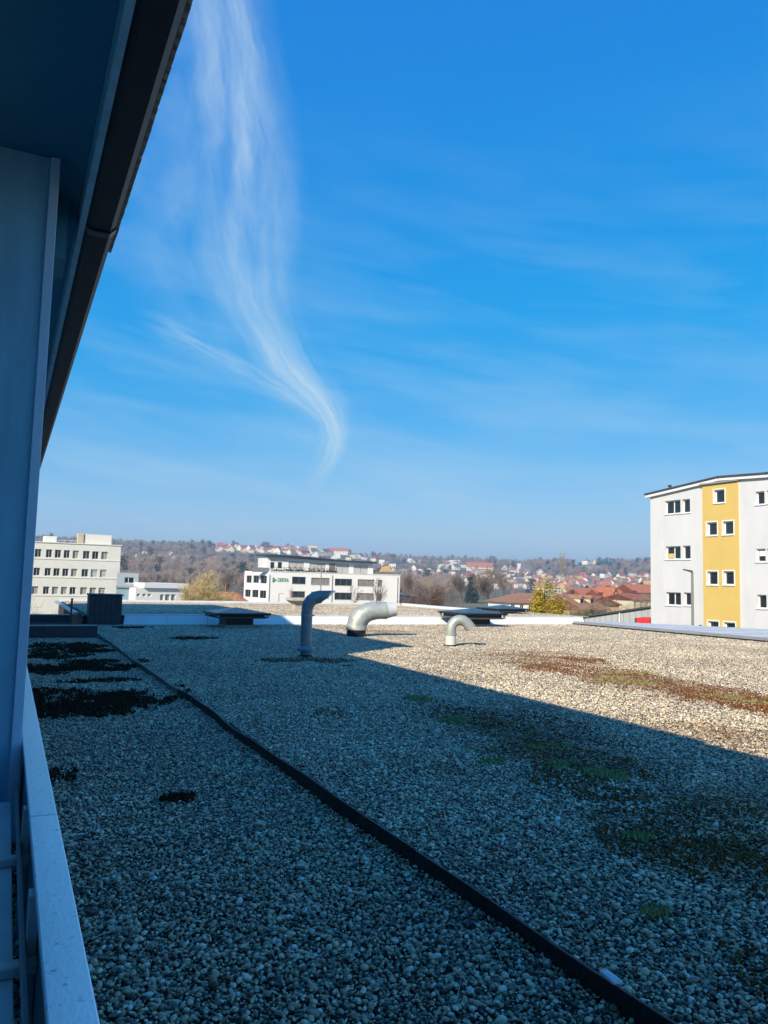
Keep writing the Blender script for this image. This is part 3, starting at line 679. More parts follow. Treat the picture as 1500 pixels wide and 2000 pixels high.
moss('rusty_moss', [(4.55, 12.35, .75, .35, 900, 2.4), (4.95, 12.0, .4, .3, 900, 2.4), (4.9, 11.3, .12, .12, 1500, 2.), (3.15, 2.95, .42, .5, 480, 4.), (3.35, 2.55, .35, .4, 420, 4.), (3.7, 3.4, .5, .7, 300, 4.), (4.1, 4.9, .6, .9, 380, 3.), (4.6, 6.2, .7, 1.2, 260, 3.), (4.25, 6.9, .5, .9, 260, 3.), (8.35, 8.3, .9, 3.0, 260, 3.), (8.9, 11.0, 1.2, 2.0, 110, 3.2), (8.0, 5.2, .7, 1.2, 300, 3.), (9.2, 19.0, .8, .7, 160, 3.), (8.2, 6.6, .5, 1.2, 320, 3.), (9.7, 11.4, .5, .5, 500, 2.6), (8.6, 10.2, .8, 1.0, 140, 3.2), (3.6, 4.3, .3, .5, 400, 3.), (2.55, 2.0, .25, .2, 600, 2.8), (3.0, 7.3, .2, .3, 300, 2.8)],
    ((.10, .030, .010), (.17, .060, .016), (.24, .11, .03)), 'rusty brown moss speckled between pebbles of the main roof', 6)
moss('green_moss', [(3.97, 4.39, .16, .20, 2600, 1.8), (3.85, 4.75, .2, .12, 1300, 2.4), (4.04, 6.59, .22, .22, 1500, 2.2), (4.36, 7.91, .22, .25, 1300, 2.2), (3.14, 3.24, .09, .08, 4200, 1.6), (2.52, 2.49, .08, .06, 3500, 2.), (4.2, 5.3, .25, .12, 900, 2.6), (8.15, 8.7, .35, .5, 420, 2.8), (8.25, 6.7, .22, .9, 420, 2.8), (9.0, 9.4, .5, .3, 260, 3.), (3.1, 1.9, .2, .12, 1000, 2.6), (3.4, 5.0, .12, .1, 1300, 2.4)],
    ((.12, .12, .04), (.24, .22, .08), (.38, .33, .14)), 'yellow-green moss cushions dotted along the damp line of the roof', 8, 1.0, 1.7)
def straws():
    m = MB(); g = random.Random(4)
    spots = [onz(200, 1666, -.05), onz(205, 1790, -.05), onz(190, 1880, -.05), onz(205, 1830, -.05)]
    sp_ = [(p.x, p.y, g.uniform(.06, .13), R(-10)+g.uniform(-.9, .9)) for p in spots]
    for _ in range(70):
        x = g.choice([g.uniform(.3, 1.85), g.uniform(2.1, 6)]); sp_.append((x, g.uniform(1.8, 6.5), g.uniform(.03, .11), g.uniform(0, 3.14)))
    for x, y, l, a in sp_:
        z = gz(x)+.014; c, s = math.cos(a)*l, math.sin(a)*l; b = g.uniform(-.01, .02)
        m.tube([(x-c, y-s, z), (x+.003, y, z+.008+b*.4), (x+c, y+s, z+b)], [.0012, .0016, .0007], 4)
    o = m.build('dry_stalks', mat('dry stalk', (.50, .46, .36), .8, var=.2)); tag(o, 'thin dry plant stalks scattered on the near gravel', 'stalks', kind='stuff')
straws()

# ------------------------------------------------------------------ buildings: facades with real openings
class Facade:
    """vertical plane through two image columns at given distances; s runs along it, z is height"""
    def __init__(s, xl, Dl, xr, Dr):
        a, b = at(xl, 1137, Dl), at(xr, 1137, Dr); s.o = Vector((a.x, a.y, 0)); d = Vector((b.x-a.x, b.y-a.y, 0)); s.len = d.length; s.d = d.normalized()
        s.n = Vector((s.d.y, -s.d.x, 0))           # towards the viewer
        s.rz = math.atan2(s.d.y, s.d.x)
    def sz(s, x, y):
        r = ray(x, y); t = (s.o-EYEP).dot(s.n)/r.dot(s.n); p = EYEP+r*t
        return (p-s.o).dot(s.d), p.z
    def rect(s, x0, y0, x1, y1):
        a = s.sz(x0, (y0+y1)/2)[0]; b = s.sz(x1, (y0+y1)/2)[0]; t = s.sz((x0+x1)/2, y0)[1]; u = s.sz((x0+x1)/2, y1)[1]
        return (a, u, b, t)
# local frame of a facade: x = s, y = into the building, z = height
def wall_holes(m, s0, s1, z0, z1, holes, rev=.18, top=None, mi=0):
    xs = sorted(set([s0, s1]+[min(max(h[i], s0), s1) for h in holes for i in (0, 2)])); zs = sorted(set([z0, z1]+[min(max(h[i], z0), z1) for h in holes for i in (1, 3)]))
    def Z(x, z): return z if top is None or z < z1-1e-6 else top(x)
    for xa, xb in zip(xs, xs[1:]):
        for za, zb in zip(zs, zs[1:]):
            cx, cz = (xa+xb)/2, (za+zb)/2
            if any(h[0] < cx < h[2] and h[1] < cz < h[3] for h in holes): continue
            m.add([(xa, 0, za), (xb, 0, za), (xb, 0, Z(xb, zb)), (xa, 0, Z(xa, zb))], [(0, 1, 2, 3)], mi)
    for h in holes:
        a, b, c, d = h
        m.add([(a, 0, b), (c, 0, b), (c, 0, d), (a, 0, d), (a, rev, b), (c, rev, b), (c, rev, d), (a, rev, d)], [(0, 4, 5, 1), (1, 5, 6, 2), (2, 6, 7, 3), (3, 7, 4, 0)], mi)
def window(root, h, rev=.18, bars=(), fw_=.07, mf=None, mg=None, sill=None, y=0., label=None):
    a, b, c, d = h; m = MB(); y0, y1 = y+rev-.055, y+rev-.005; e = .003
    a += e; c -= e; b += e; d -= e
    m.box(a, a+fw_, y0, y1, b, d); m.box(c-fw_, c, y0, y1, b, d); m.box(a+fw_, c-fw_, y0, y1, b, b+fw_); m.box(a+fw_, c-fw_, y0, y1, d-fw_, d)
    for q in bars: x = a+(c-a)*q; m.box(x-fw_*.5, x+fw_*.5, y0, y1, b+fw_, d-fw_)
    w = m.build('window', mf or m_frame, root)
    MB().box(a+fw_*.5, c-fw_*.5, y+rev-.028, y+rev-.018, b+fw_*.5, d-fw_*.5).build('pane', mg or m_glass, w)
    if sill: MB().box(a-.06, c+.06, y-.06, y+rev-.06, b-.05, b-.004).build('sill', sill, w)
    if label: w['label'] = label
    return w
def sub(rects, f): return [f.rect(*r) for r in rects]

# --- right: white building with the yellow stair strip (its long face runs parallel to our own facade)
def right_building():
    f = Facade(1271, 52.0, 1500, 44.0)
    root = empty('white_apartment_block', (f.o.x, f.o.y, 0), f.rz); tag(root, 'white rendered block with a yellow stairwell strip, at the right edge', 'building')
    z0 = GZ; s1 = f.len+16; sA = f.sz(1374, 1000)[0]; sB = f.sz(1443, 1000)[0]
    zL = f.sz(1271, 966)[1]; sK, zK = f.sz(1407, 934); s5, z5 = f.sz(1500, 926)
    def top(x): return zL+(zK-zL)*x/sK if x < sK else zK+(z5-zK)*(x-sK)/(s5-sK) if x < s5 else z5
    def zpx(x0, y0, x1, y1): return (1200+x0/5, 900+y0/5, 1200+x1/5, 900+y1/5)
    wl = [zpx(500, 390, 638, 515), zpx(663, 378, 735, 505), zpx(505, 838, 640, 960), zpx(668, 832, 740, 960), zpx(510, 1288, 643, 1410), zpx(680, 1290, 745, 1412)]
    wy = [zpx(988, 286, 1083, 410), zpx(918, 604, 1010, 728), zpx(1075, 594, 1170, 720), zpx(922, 1084, 1016, 1210), zpx(1080, 1082, 1176, 1210), zpx(930, 1570, 1026, 1700), zpx(1086, 1582, 1188, 1706)]
    wr = [zpx(1382, 302, 1462, 425), zpx(1388, 862, 1472, 985), zpx(1398, 1312, 1482, 1440), zpx(1490, 290, 1570, 412), zpx(1492, 862, 1575, 985), zpx(1500, 1315, 1585, 1440)]
    HL, HY, HR = sub(wl, f), sub(wy, f), sub(wr, f)
    # repeats farther along, towards us, outside the frame
    HR2 = [(a+k, b, c+k, d) for a, b, c, d in HR for k in (4.2, 8.4)]
    m_y = mat('yellow render', (.61, .435, .13), .85, var=.04, scale=.8, bump=.15, bscale=25)
    m_w2 = mat('grey white render', (.595, .605, .63), .85, var=.06, scale=1.1, stretch=(1, 1, .3), bump=.15, bscale=25)
    grow_ = lambda H_: [(a-(c-a)*.05, b-(d_-b)*.03, c+(c-a)*.05, d_+(d_-b)*.03) for a, b, c, d_ in H_]; HL, HY, HR = grow_(HL), grow_(HY), grow_(HR)
    m = MB(); REV = .22
    wall_holes(m, 0, sA, z0, 20, HL, REV, top); wall_holes(m, sB, s1, z0, 20, HR+HR2, REV, top)
    d = 11.0
    m.add([(0, 0, z0), (0, d, z0), (0, d, zL), (0, 0, zL)], [(0, 3, 2, 1)]); m.add([(s1, 0, z0), (s1, d, z0), (s1, d, z5), (s1, 0, z5)], [(0, 1, 2, 3)])
    m.add([(0, d, z0), (s1, d, z0), (s1, d, z5), (sK, d, zK), (0, d, zL)], [(0, 4, 3, 2, 1)])
    m.build('wall', m_w2, root)
    q = MB(); zt = f.sz(1408, 944)[1]; wall_holes(q, sA, sB, z0, 20, HY, REV, lambda x: zt)
    q.v = [(x, y-.10, z) for x, y, z in q.v]
    q.add([(sA, -.10, z0), (sA, .1, z0), (sA, .1, zt), (sA, -.10, zt), (sB, -.10, z0), (sB, .1, z0), (sB, .1, zt), (sB, -.10, zt)], [(0, 3, 2, 1), (4, 5, 6, 7), (3, 7, 6, 2)])
    q.build('stair_strip', m_y, root)
    m = MB(); m.add([(sA, 0, zt), (sB, 0, zt), (sB, 0, top(sB)), (sK, 0, top(sK)), (sA, 0, top(sA))], [(0, 1, 2, 3, 4)]); m.build('gable_panel', m_w2, root)
    MB().box(sA-.08, sB+.08, -.24, -.002, zt+.002, zt+.10).build('strip_cap', m_zincdark, root)
    # white surrounds round the stair windows
    for i, (hs_, y) in enumerate([(h, 0.) for h in HL+HR]+[(h, -.10) for h in HY]):
        a, b, c, dd = hs_; bars = (.5,) if i in (0, 2, 4) else ()
        w = window(root, hs_, REV, bars, .065, m_frame, m_glass, m_frame, y)
        q_ = MB(); e_ = .004
        q_.add([(a+e_, y+.002, b+e_), (c-e_, y+.002, b+e_), (c-e_, y+.002, dd-e_), (a+e_, y+.002, dd-e_), (a+e_, y+REV-.06, b+e_), (c-e_, y+REV-.06, b+e_), (c-e_, y+REV-.06, dd-e_), (a+e_, y+REV-.06, dd-e_)], [(0, 4, 5, 1), (1, 5, 6, 2), (2, 6, 7, 3), (3, 7, 4, 0)]); q_.build('reveal', m_frame, w)
        m = MB(); t = .07
        if y < 0:
            m.box(a-t, a, y-.02, y-.001, b-t, dd+t); m.box(c, c+t, y-.02, y-.001, b-t, dd+t); m.box(a, c, y-.02, y-.001, dd, dd+t)
            m.box(a, c, y-.02, y-.001, b-t, b-.055); m.build('surround', m_frame, w)
    for h in HR2: window(root, h, REV, (), .10, m_frame, m_glass, None)
    # blind and curtain details
    a, b, c, dd = HR[1]; MB().box(a+.1, c-.1, REV-.05, REV-.035, dd-.42, dd-.1).build('roller_blind', m_frame, root)
    a, b, c, dd = HL[2]; MB().box(a+.12, (a+c)/2-.08, REV-.052, REV-.035, b+.11, b+.40).build('yellow_card', m_y, root)
    # roof slab following the low gable
    r = MB(); e = .32; pts = [(-e, zL-.02), (sK, zK+.03), (s5, z5), (s1+e, z5)]
    for (xa, za), (xb, zb) in zip(pts, pts[1:]):
        r.hull8([(xa, -.28, za), (xb, -.28, zb), (xb, d+.3, zb), (xa, d+.3, za), (xa, -.28, za+.09), (xb, -.28, zb+.09), (xb, d+.3, zb+.09), (xa, d+.3, za+.09)])
    r.build('roof', mat('dark roof edge', (.06, .062, .07), .5, var=.2), root)
    r = MB()
    for (xa, za), (xb, zb) in zip(pts, pts[1:]):
        r.hull8([(xa+.05, -.2, za-.2), (xb, -.2, zb-.2), (xb, -.004, zb-.2), (xa+.05, -.004, za-.2), (xa+.05, -.2, za-.004), (xb, -.2, zb-.004), (xb, -.004, zb-.004), (xa+.05, -.004, za-.004)])
    r.build('fascia', m_frame, root)
    sx_ = f.sz(1287, 955)[0]; MB().tube([(sx_, 1.0, zL), (sx_, 1.0, zL+.55), (sx_, 1.0, zL+.56), (sx_, 1.0, zL+.66)], [.07, .07, .13, .13], 10).build('flue', m_dark, root)
right_building()

def street_lamp(px_, top_y, D, label, arm, zb=GZ, r=.07, hl=.8):
    p_ = at(px_, top_y, D); root = empty('street_lamp', (p_.x, p_.y, zb)); tag(root, label, 'street lamp', 'slim street lamps'); h = p_.z-zb
    m = MB(); m.tube([(0, 0, 0), (0, 0, .9), (0, 0, .92), (0, 0, h)], [r*1.5, r*1.5, r, r*.7], 10); m.build('pole', mat('lamp pole', (.22, .22, .20), .5, .3, var=.1), root, 'auto')
    a = Vector((rt.x, rt.y, 0)).normalized()*arm*hl
    q = Vector((-a.y, a.x, 0)).normalized()*.13
    MB().hull8([tuple(v) for v in (Vector((0, 0, h-.05))-q*.6, a-q+Vector((0, 0, h+.10)), a+q+Vector((0, 0, h+.10)), Vector((0, 0, h-.05))+q*.6, Vector((0, 0, h+.08))-q*.6, a-q+Vector((0, 0, h+.15)), a+q+Vector((0, 0, h+.15)), Vector((0, 0, h+.08))+q*.6)]).build('lamp_head', mat('lamp head', (.10, .10, .105), .4, .2, var=.1), root, bevel=.01)
street_lamp(1352, 1117, 43.5, 'slim street lamp in front of the white block with yellow strip', -1, r=.09, hl=.5)
street_lamp(628, 1104, 150, 'tall thin street lamp in front of the office with green lettering', -1, r=.12, hl=1.1)
street_lamp(545, 1160, 160, 'short street lamp below the green lettering of the white office', 1, r=.10, hl=1.0)

# --- grey hall and red container between the roofs and the white block
def grey_hall():
    f = Facade(1120, 64, 1290, 60); root = empty('grey_hall', (f.o.x, f.o.y, 0), f.rz); tag(root, 'low grey metal hall with rising roof edge left of the white block', 'building')
    p0 = f.sz(1128, 1209); p1 = f.sz(1290, 1184); L_ = f.len
    m = MB(); mg = mat('grey cladding', (.36, .39, .42), .5, .1, var=.06)
    n = 14
    for i in range(n):   # cladding panels, one by one
        a = p0[0]+(L_-p0[0])*i/n; b = p0[0]+(L_-p0[0])*(i+1)/n-.02; za = p0[1]+(p1[1]-p0[1])*i/n; zb = p0[1]+(p1[1]-p0[1])*(i+1)/n
        MB().hull8([(a, -.02, GZ), (b, -.02, GZ), (b, .08, GZ), (a, .08, GZ), (a, -.02, za), (b, -.02, zb), (b, .08, zb), (a, .08, za)]).build('panel', mg, root)
    m.hull8([(p0[0], .09, GZ), (L_, .09, GZ), (L_, 12, GZ), (p0[0], 12, GZ), (p0[0], .09, p0[1]), (L_, .09, p1[1]), (L_, 12, p1[1]), (p0[0], 12, p0[1])]); m.build('wall', m_zincdark, root)
    m = MB(); a, b = p0[0]-.3, L_; m.hull8([(a, -.25, p0[1]+.005), (b, -.25, p1[1]+.005), (b, 12.2, p1[1]+.005), (a, 12.2, p0[1]+.005), (a, -.25, p0[1]+.14), (b, -.25, p1[1]+.14), (b, 12.2, p1[1]+.14), (a, 12.2, p0[1]+.14)]); m.build('roof', m_dark, root)
    s_ = f.sz(1211, 1200)[0]; MB().tube([(s_, -.12, GZ), (s_, -.12, f.sz(1211, 1194)[1])], .05, 8).build('downpipe', m_frame, root)
grey_hall()
f = Facade(1243, 56, 1269, 55.5); a = f.rect(1243, 1207, 1269, 1217)
root = empty('red_container', (f.o.x, f.o.y, GZ), f.rz); tag(root, 'bright red container in front of the grey hall', 'container')
m_red = mat('red paint', (.62, .02, .02), .45, var=.08)
MB().box(0, f.len, 0, 2.2, 0, a[3]-GZ).build('body', m_red, root, bevel=.02)
for i in range(6): x = .05+i*(f.len-.1)/6; MB().box(x, x+.08, -.03, -.002, .1, a[3]-GZ-.06).build('rib', m_red, root)
MB().box(-.14, -.004, .0, 2.0, 0, a[3]-GZ-.03).build('end_plate', m_dark, root)

# --- white office with green lettering
def office():
    f = Facade(527, 172, 781, 182); root = empty('white_office', (f.o.x, f.o.y, 0), f.rz); tag(root, 'white office with green lettering, dark-roofed penthouse and planted terrace', 'building')
    def z(x0, y0, x1, y1): return (440+x0/3.75, 1030+y0/3.75, 440+x1/3.75, 1030+y1/3.75)
    rects = [z(490, 362, 590, 416), z(630, 370, 765, 423), z(803, 377, 930, 428), z(970, 382, 1093, 432), z(1118, 385, 1151, 435), z(485, 468, 585, 516), z(628, 472, 762, 522), z(800, 478, 928, 531), z(963, 482, 1090, 533), z(1114, 487, 1147, 537)]
    H = sub(rects, f); zT = f.sz(640, 1119.5)[1]; L_ = f.len; dep = 16
    low = [(a, b-3.3, c, d-3.3) for a, b, c, d in H[5:]]
    m = MB(); wall_holes(m, 0, L_, GZ, zT, H+low, .25)
    m.add([(L_, 0, GZ), (L_, dep, GZ), (L_, dep, zT), (L_, 0, zT)], [(0, 1, 2, 3)]); m.add([(0, dep, GZ), (L_, dep, GZ), (L_, dep, zT), (0, dep, zT)], [(0, 3, 2, 1)])
    m.add([(0, 0, zT-.3), (L_, 0, zT-.3), (L_, dep, zT-.3), (0, dep, zT-.3)], [(0, 1, 2, 3)])
    m.build('wall', m_white, root)
    mfd = mat('dark window frame', (.16, .15, .14), .5, var=.1); m_shade = mat('office blind', (.22, .205, .18), .45, var=.3, scale=1.2)
    for i, h in enumerate(H+low):
        nb = max(1, round((h[2]-h[0])/1.3)); window(root, h, .25, [(k+1)/nb for k in range(nb-1)], .08, mfd, [m_glass, m_shade, m_glass, m_shade, m_shade][i % 5] if i else m_glass, m_frame)
    # side wing to the left, folding away
    g = Facade(477, 176, 527, 172); wr = MB(); rel = Matrix.Rotation(-f.rz, 4, 'Z')@Matrix.Translation((-f.o.x, -f.o.y, 0))@Matrix.Translation((g.o.x, g.o.y, 0))@Matrix.Rotation(g.rz, 4, 'Z')
    R2 = [z(155, 352, 193, 406), z(205, 352, 246, 407), z(258, 353, 304, 411), z(145, 455, 185, 509), z(197, 457, 242, 513), z(252, 462, 299, 519)]
    H2 = sub(R2, g); wall_holes(wr, 0, g.len, GZ, zT, H2, .25)
    wr.add([(0, 0, GZ), (0, dep, GZ), (0, dep, zT), (0, 0, zT)], [(0, 3, 2, 1)])
    wr.add([(0, 0, zT-.3), (g.len, 0, zT-.3), (g.len+3, dep, zT-.3), (0, dep, zT-.3)], [(0, 1, 2, 3)])
    w = wr.build('side_wall', m_white, root); w.matrix_local = rel
    for h in H2: q = window(root, h, .25, (.5,), .08, mfd, m_glass); q.matrix_local = rel
    MB().box(-.05, L_+.1, -.12, .15, zT+.002, zT+.12).build('parapet_cap', m_frame, root)
    # green lettering and emblem
    m_gr = mat('green sign', (.0, .20, .11), .5, var=.03)
    s0, zs0 = f.sz(440+383/3.75, 1030+398/3.75); s1_, zs1 = f.sz(440+465/3.75, 1030+372/3.75)
    cu = bpy.data.curves.new('lettering', 'FONT'); cu.body = 'DEKRA'; cu.extrude = .03; cu.size = 1; cu.offset = .0
    to = bpy.data.objects.new('lettering', cu); COL.objects.link(to); bpy.context.view_layer.update()
    me = bpy.data.meshes.new_from_object(to.evaluated_get(bpy.context.evaluated_depsgraph_get())); bpy.data.objects.remove(to)
    xs = [v.co.x for v in me.vertices]; ys = [v.co.y for v in me.vertices]; kx = (s1_-s0)/(max(xs)-min(xs)); ky = (zs1-zs0)/(max(ys)-min(ys))
    for v in me.vertices: v.co = ((v.co.x-min(xs))*kx+s0, -.06-v.co.z, (v.co.y-min(ys))*ky+zs0)
    me.materials.append(m_gr); lo_ = bpy.data.objects.new('lettering', me); COL.objects.link(lo_); lo_.parent = root
    sa, za = f.sz(440+345/3.75, 1030+402/3.75); sb, zb = f.sz(440+376/3.75, 1030+368/3.75); hm = (za+zb)/2; w_ = sb-sa; hh = zb-za
    e = MB()
    def tri(p): e.add([(x, -.09, z_) for x, z_ in p]+[(x, -.03, z_) for x, z_ in p], [tuple(range(len(p))), tuple(range(2*len(p)-1, len(p)-1, -1))]+[(i, i+len(p), (i+1) % len(p)+len(p), (i+1) % len(p)) for i in range(len(p))])
    tri([(sa, zb-hh*.28), (sa, zb), (sa+w_*.22, zb), (sb, hm), (sa+w_*.22+.0, za), (sa, za), (sa, za+hh*.28), (sa+w_*.62, hm)])
    tri([(sa, hm-hh*.13), (sa+w_*.34, hm), (sa, hm+hh*.13)])
    e.build('emblem', m_gr, root)
    for px_, y0 in ((526.5, 1122), (649, 1123), (776.5, 1127)):
        s_, zt = f.sz(px_, y0); MB().tube([(s_, -.12, GZ), (s_, -.12, zt)], .09, 8).build('downpipe', m_zincdark, root)
    # penthouse, set back, with terrace rail, planting and curved roof
    pd = 2.4; off = lambda x, y: (f.sz(x, y)[0]*1.0, f.sz(x, y)[1])
    k = (172+pd)/172
    P0, P1 = f.sz(440+320/3.75, 1115)[0], f.sz(440+1105/3.75, 1118)[0]
    zr0, zr1 = f.sz(525, 1086)[1]*1.0, f.sz(737, 1100.5)[1]
    pr = [z(345, 253, 375, 300), z(400, 253, 431, 300), z(480, 250, 592, 322), z(635, 262, 752, 326), z(830, 270, 926, 337), z(962, 275, 1066, 342)]
    PH = [(a, max(b, zT+.15), c, d) for a, b, c, d in sub(pr, f)]
    def ztop(x): return zr0+(zr1-zr0)*(x-P0)/(P1-P0)-.05
    m = MB(); wall_holes(m, P0, P1, zT-.3, 30, PH, .2, ztop); m.v = [(x, y+pd, z_) for x, y, z_ in m.v]
    m.add([(P0, pd, zT-.3), (P0, dep-1, zT-.3), (P0, dep-1, ztop(P0)), (P0, pd, ztop(P0)), (P1, pd, zT-.3), (P1, dep-1, zT-.3), (P1, dep-1, ztop(P1)), (P1, pd, ztop(P1))], [(0, 3, 2, 1), (4, 5, 6, 7), (1, 2, 6, 5)])
    m.build('penthouse_wall', m_white, root)
    m_scr = mat('pale sliding screen', (.42, .42, .42), .5, var=.12)
    for i, h in enumerate(PH): window(root, h, .2, (.5,) if i > 1 else (), .08, mfd, m_glass if i < 2 else m_scr, None, pd)
    a, b = f.sz(440+780/3.75, 1108)[0], f.sz(440+825/3.75, 1108)[0]; MB().box(a, b, pd-.05, pd-.003, zT, ztop(b)-.6).build('dark_door', mfd, root)
    r = MB(); n = 16; x0, x1 = P0-.5, P1+.6; prev = None
    for i in range(n+1):
        u = i/n; x = x0+(x1-x0)*u; zz = zr0+(zr1-zr0)*u+.22*math.sin(u*math.pi*2)*.6
        cur = [(x, pd-1.3, zz), (x, dep, zz+.35), (x, dep, zz+.80), (x, pd-1.3, zz+.42)]
        if prev: r.add(prev+cur, [(0, 4, 5, 1), (1, 5, 6, 2), (2, 6, 7, 3), (3, 7, 4, 0)])
        if i in (0, n): r.add(cur, [(0, 1, 2, 3) if i == 0 else (3, 2, 1, 0)])
        prev = cur
    r.build('penthouse_roof', mat('dark blue roof edge', (.03, .05, .075), .4, .2, var=.2), root)
    # terrace rail with planting
    r0, r1 = f.sz(440+345/3.75, 1110)[0], f.sz(440+820/3.75, 1110)[0]
    for i in range(15): x = r0+(r1-r0)*i/14; MB().box(x-.03, x+.03, .3, .36, zT, zT+1.0).build('rail_post', m_black, root)
    MB().box(r0, r1, .3, .36, zT+1.003, zT+1.06).build('handrail', m_black, root)
    g2 = np.random.default_rng(3); pm = MB()
    for i in range(900):
        x = g2.uniform(r0, r1); zc = zT+.1+abs(g2.normal(0, .38))*(1 if fbm(x*.6, 0, 4) > .45 else .4); c = Vector((x, g2.uniform(.4, .9), zc)); s_ = .14
        pm.add([c+Vector(g2.normal(0, s_, 3)), c+Vector(g2.normal(0, s_, 3)), c+Vector(g2.normal(0, s_, 3))], [(0, 1, 2)])
    pm.build('planting', mat('terrace evergreen', (.022, .045, .020), .8, var=.4), root)
    a, b = f.sz(440+165/3.75, 1112)[0], -.1
    MB().box(a+1.0, b, .4, .5, zT-.2, f.sz(500, 1108)[1]).build('terrace_screen', mat('grey screen', (.17, .19, .21), .5, var=.1), root)
    a, b = f.sz(440+1150/3.75, 1112)[0], f.sz(440+1238/3.75, 1112)[0]
    q = MB(); zc = f.sz(755, 1107)[1]; q.hull8([(a, 1, zT), (b, 1, zT), (b, 3.4, zT), (a, 3.4, zT), (a+.6, 1.6, zc), (b-.5, 1.6, zc+.25), (b-.5, 2.8, zc+.25), (a+.6, 2.8, zc)]); q.build('awning', mat('tan awning', (.45, .30, .13), .8, var=.15), root)
    MB().box(P1+.05, b+.2, .5, .56, zT, zT+.75).build('terrace_rail', mfd, root)
    a, b = f.sz(440+1262/3.75, 1160)[0], 0
office()

# --- pale office on the left with three window rows
def left_office():
    f = Facade(20, 131, 232.5, 140); root = empty('cream_office', (f.o.x, f.o.y, 0), f.rz); tag(root, 'cream office with three rows of square windows, at the far left', 'building')
    def z(x0, y0, x1, y1): return (40+x0/3.75, 1000+y0/3.75, 40+x1/3.75, 1000+y1/3.75)
    cols = [[(105, 153), (187, 232), (252, 298), (317, 362), (382, 427), (458, 507), (525, 573), (592, 640)], [(95, 143), (177, 223), (241, 288), (307, 352), (370, 415), (447, 497), (515, 563), (582, 630)], [(82, 130), (165, 210), (230, 276), (296, 341), (360, 405), (437, 487), (506, 553), (572, 620)]]
    rows = [(270, 330, 293, 349), (408, 465, 424, 479), (544, 601, 556, 606)]
    H = []
    for cs, (ya, yb, yc, yd) in zip(cols, rows):
        for a, b in cs+[(30, 75), (-50, -5)]:
            u = (a-100)/540; H.append(f.rect(*z(a, ya+(yc-ya)*u, b, yb+(yd-yb)*u)))
    zT = f.sz(150, 1062.5)[1]; L_ = f.len; dep = 14
    m = MB(); wall_holes(m, 0, L_, GZ, zT, [h for h in H if h[0] > .2], .3)
    m.add([(0, 0, GZ), (0, dep, GZ), (0, dep, zT), (0, 0, zT), (L_, 0, GZ), (L_, dep, GZ), (L_, dep, zT), (L_, 0, zT)], [(0, 3, 2, 1), (4, 5, 6, 7), (1, 2, 6, 5), (3, 7, 6, 2)])
    m.build('wall', mat('cream render', (.70, .69, .62), .85, var=.05, scale=.6), root)
    mcl = mat('cream band', (.73, .71, .64), .8, var=.04); mfg = mat('grey frame', (.5, .5, .48), .5, var=.05)
    for i, h in enumerate(H):
        if h[0] <= .2: continue
        gl = m_glass if i % 10 in (0, 1, 2, 5, 3) and i < 16 else m_pane_blind if i % 3 else m_glass
        w = window(root, h, .3, (.5,), .07, mfg, gl)
        if i in (16, 17, 27):
            for k in range(6): MB().box(h[0]+.1, h[2]-.1, .2, .215, h[1]+.12+k*.24, h[1]+.22+k*.24).build('slat', m_frame, w)
    for r_ in range(3):
        b = min(h[1] for h in H[r_*10:r_*10+8]); MB().box(-.02, L_+.02, -.08, -.003, b-.30, b-.14).build('sill_band', mcl, root)
    MB().box(-.1, L_+.12, -.14, .3, zT+.003, zT+.16).build('parapet_cap', mcl, root)
    def up_box(name, x0, y0, x1, y1, m_, d0, d1):
        a = f.rect(*z(x0, y0, x1, y1)); MB().box(a[0], a[2], d0, d1, zT+.01, a[3]).build(name, m_, root, bevel=.03)
    up_box('roof_room', 474, 165, 676, 245, mcl, 1.0, 6.0); up_box('chimney', 425, 155, 469, 235, mat('yellowed chimney', (.55, .47, .30), .85, var=.1), .8, 1.8); up_box('roof_room', 190, 174, 278, 220, mcl, 2, 5)
    a = f.rect(*z(280, 205, 420, 228)); MB().box(a[0], a[2], 1.0, 1.06, zT+.55, zT+.62).build('roof_rail', m_frame, root)
    for k in range(4): x = a[0]+(a[2]-a[0])*k/3; MB().box(x, x+.05, 1.0, 1.06, zT+.01, zT+.549).build('rail_post', m_frame, root)
left_office()
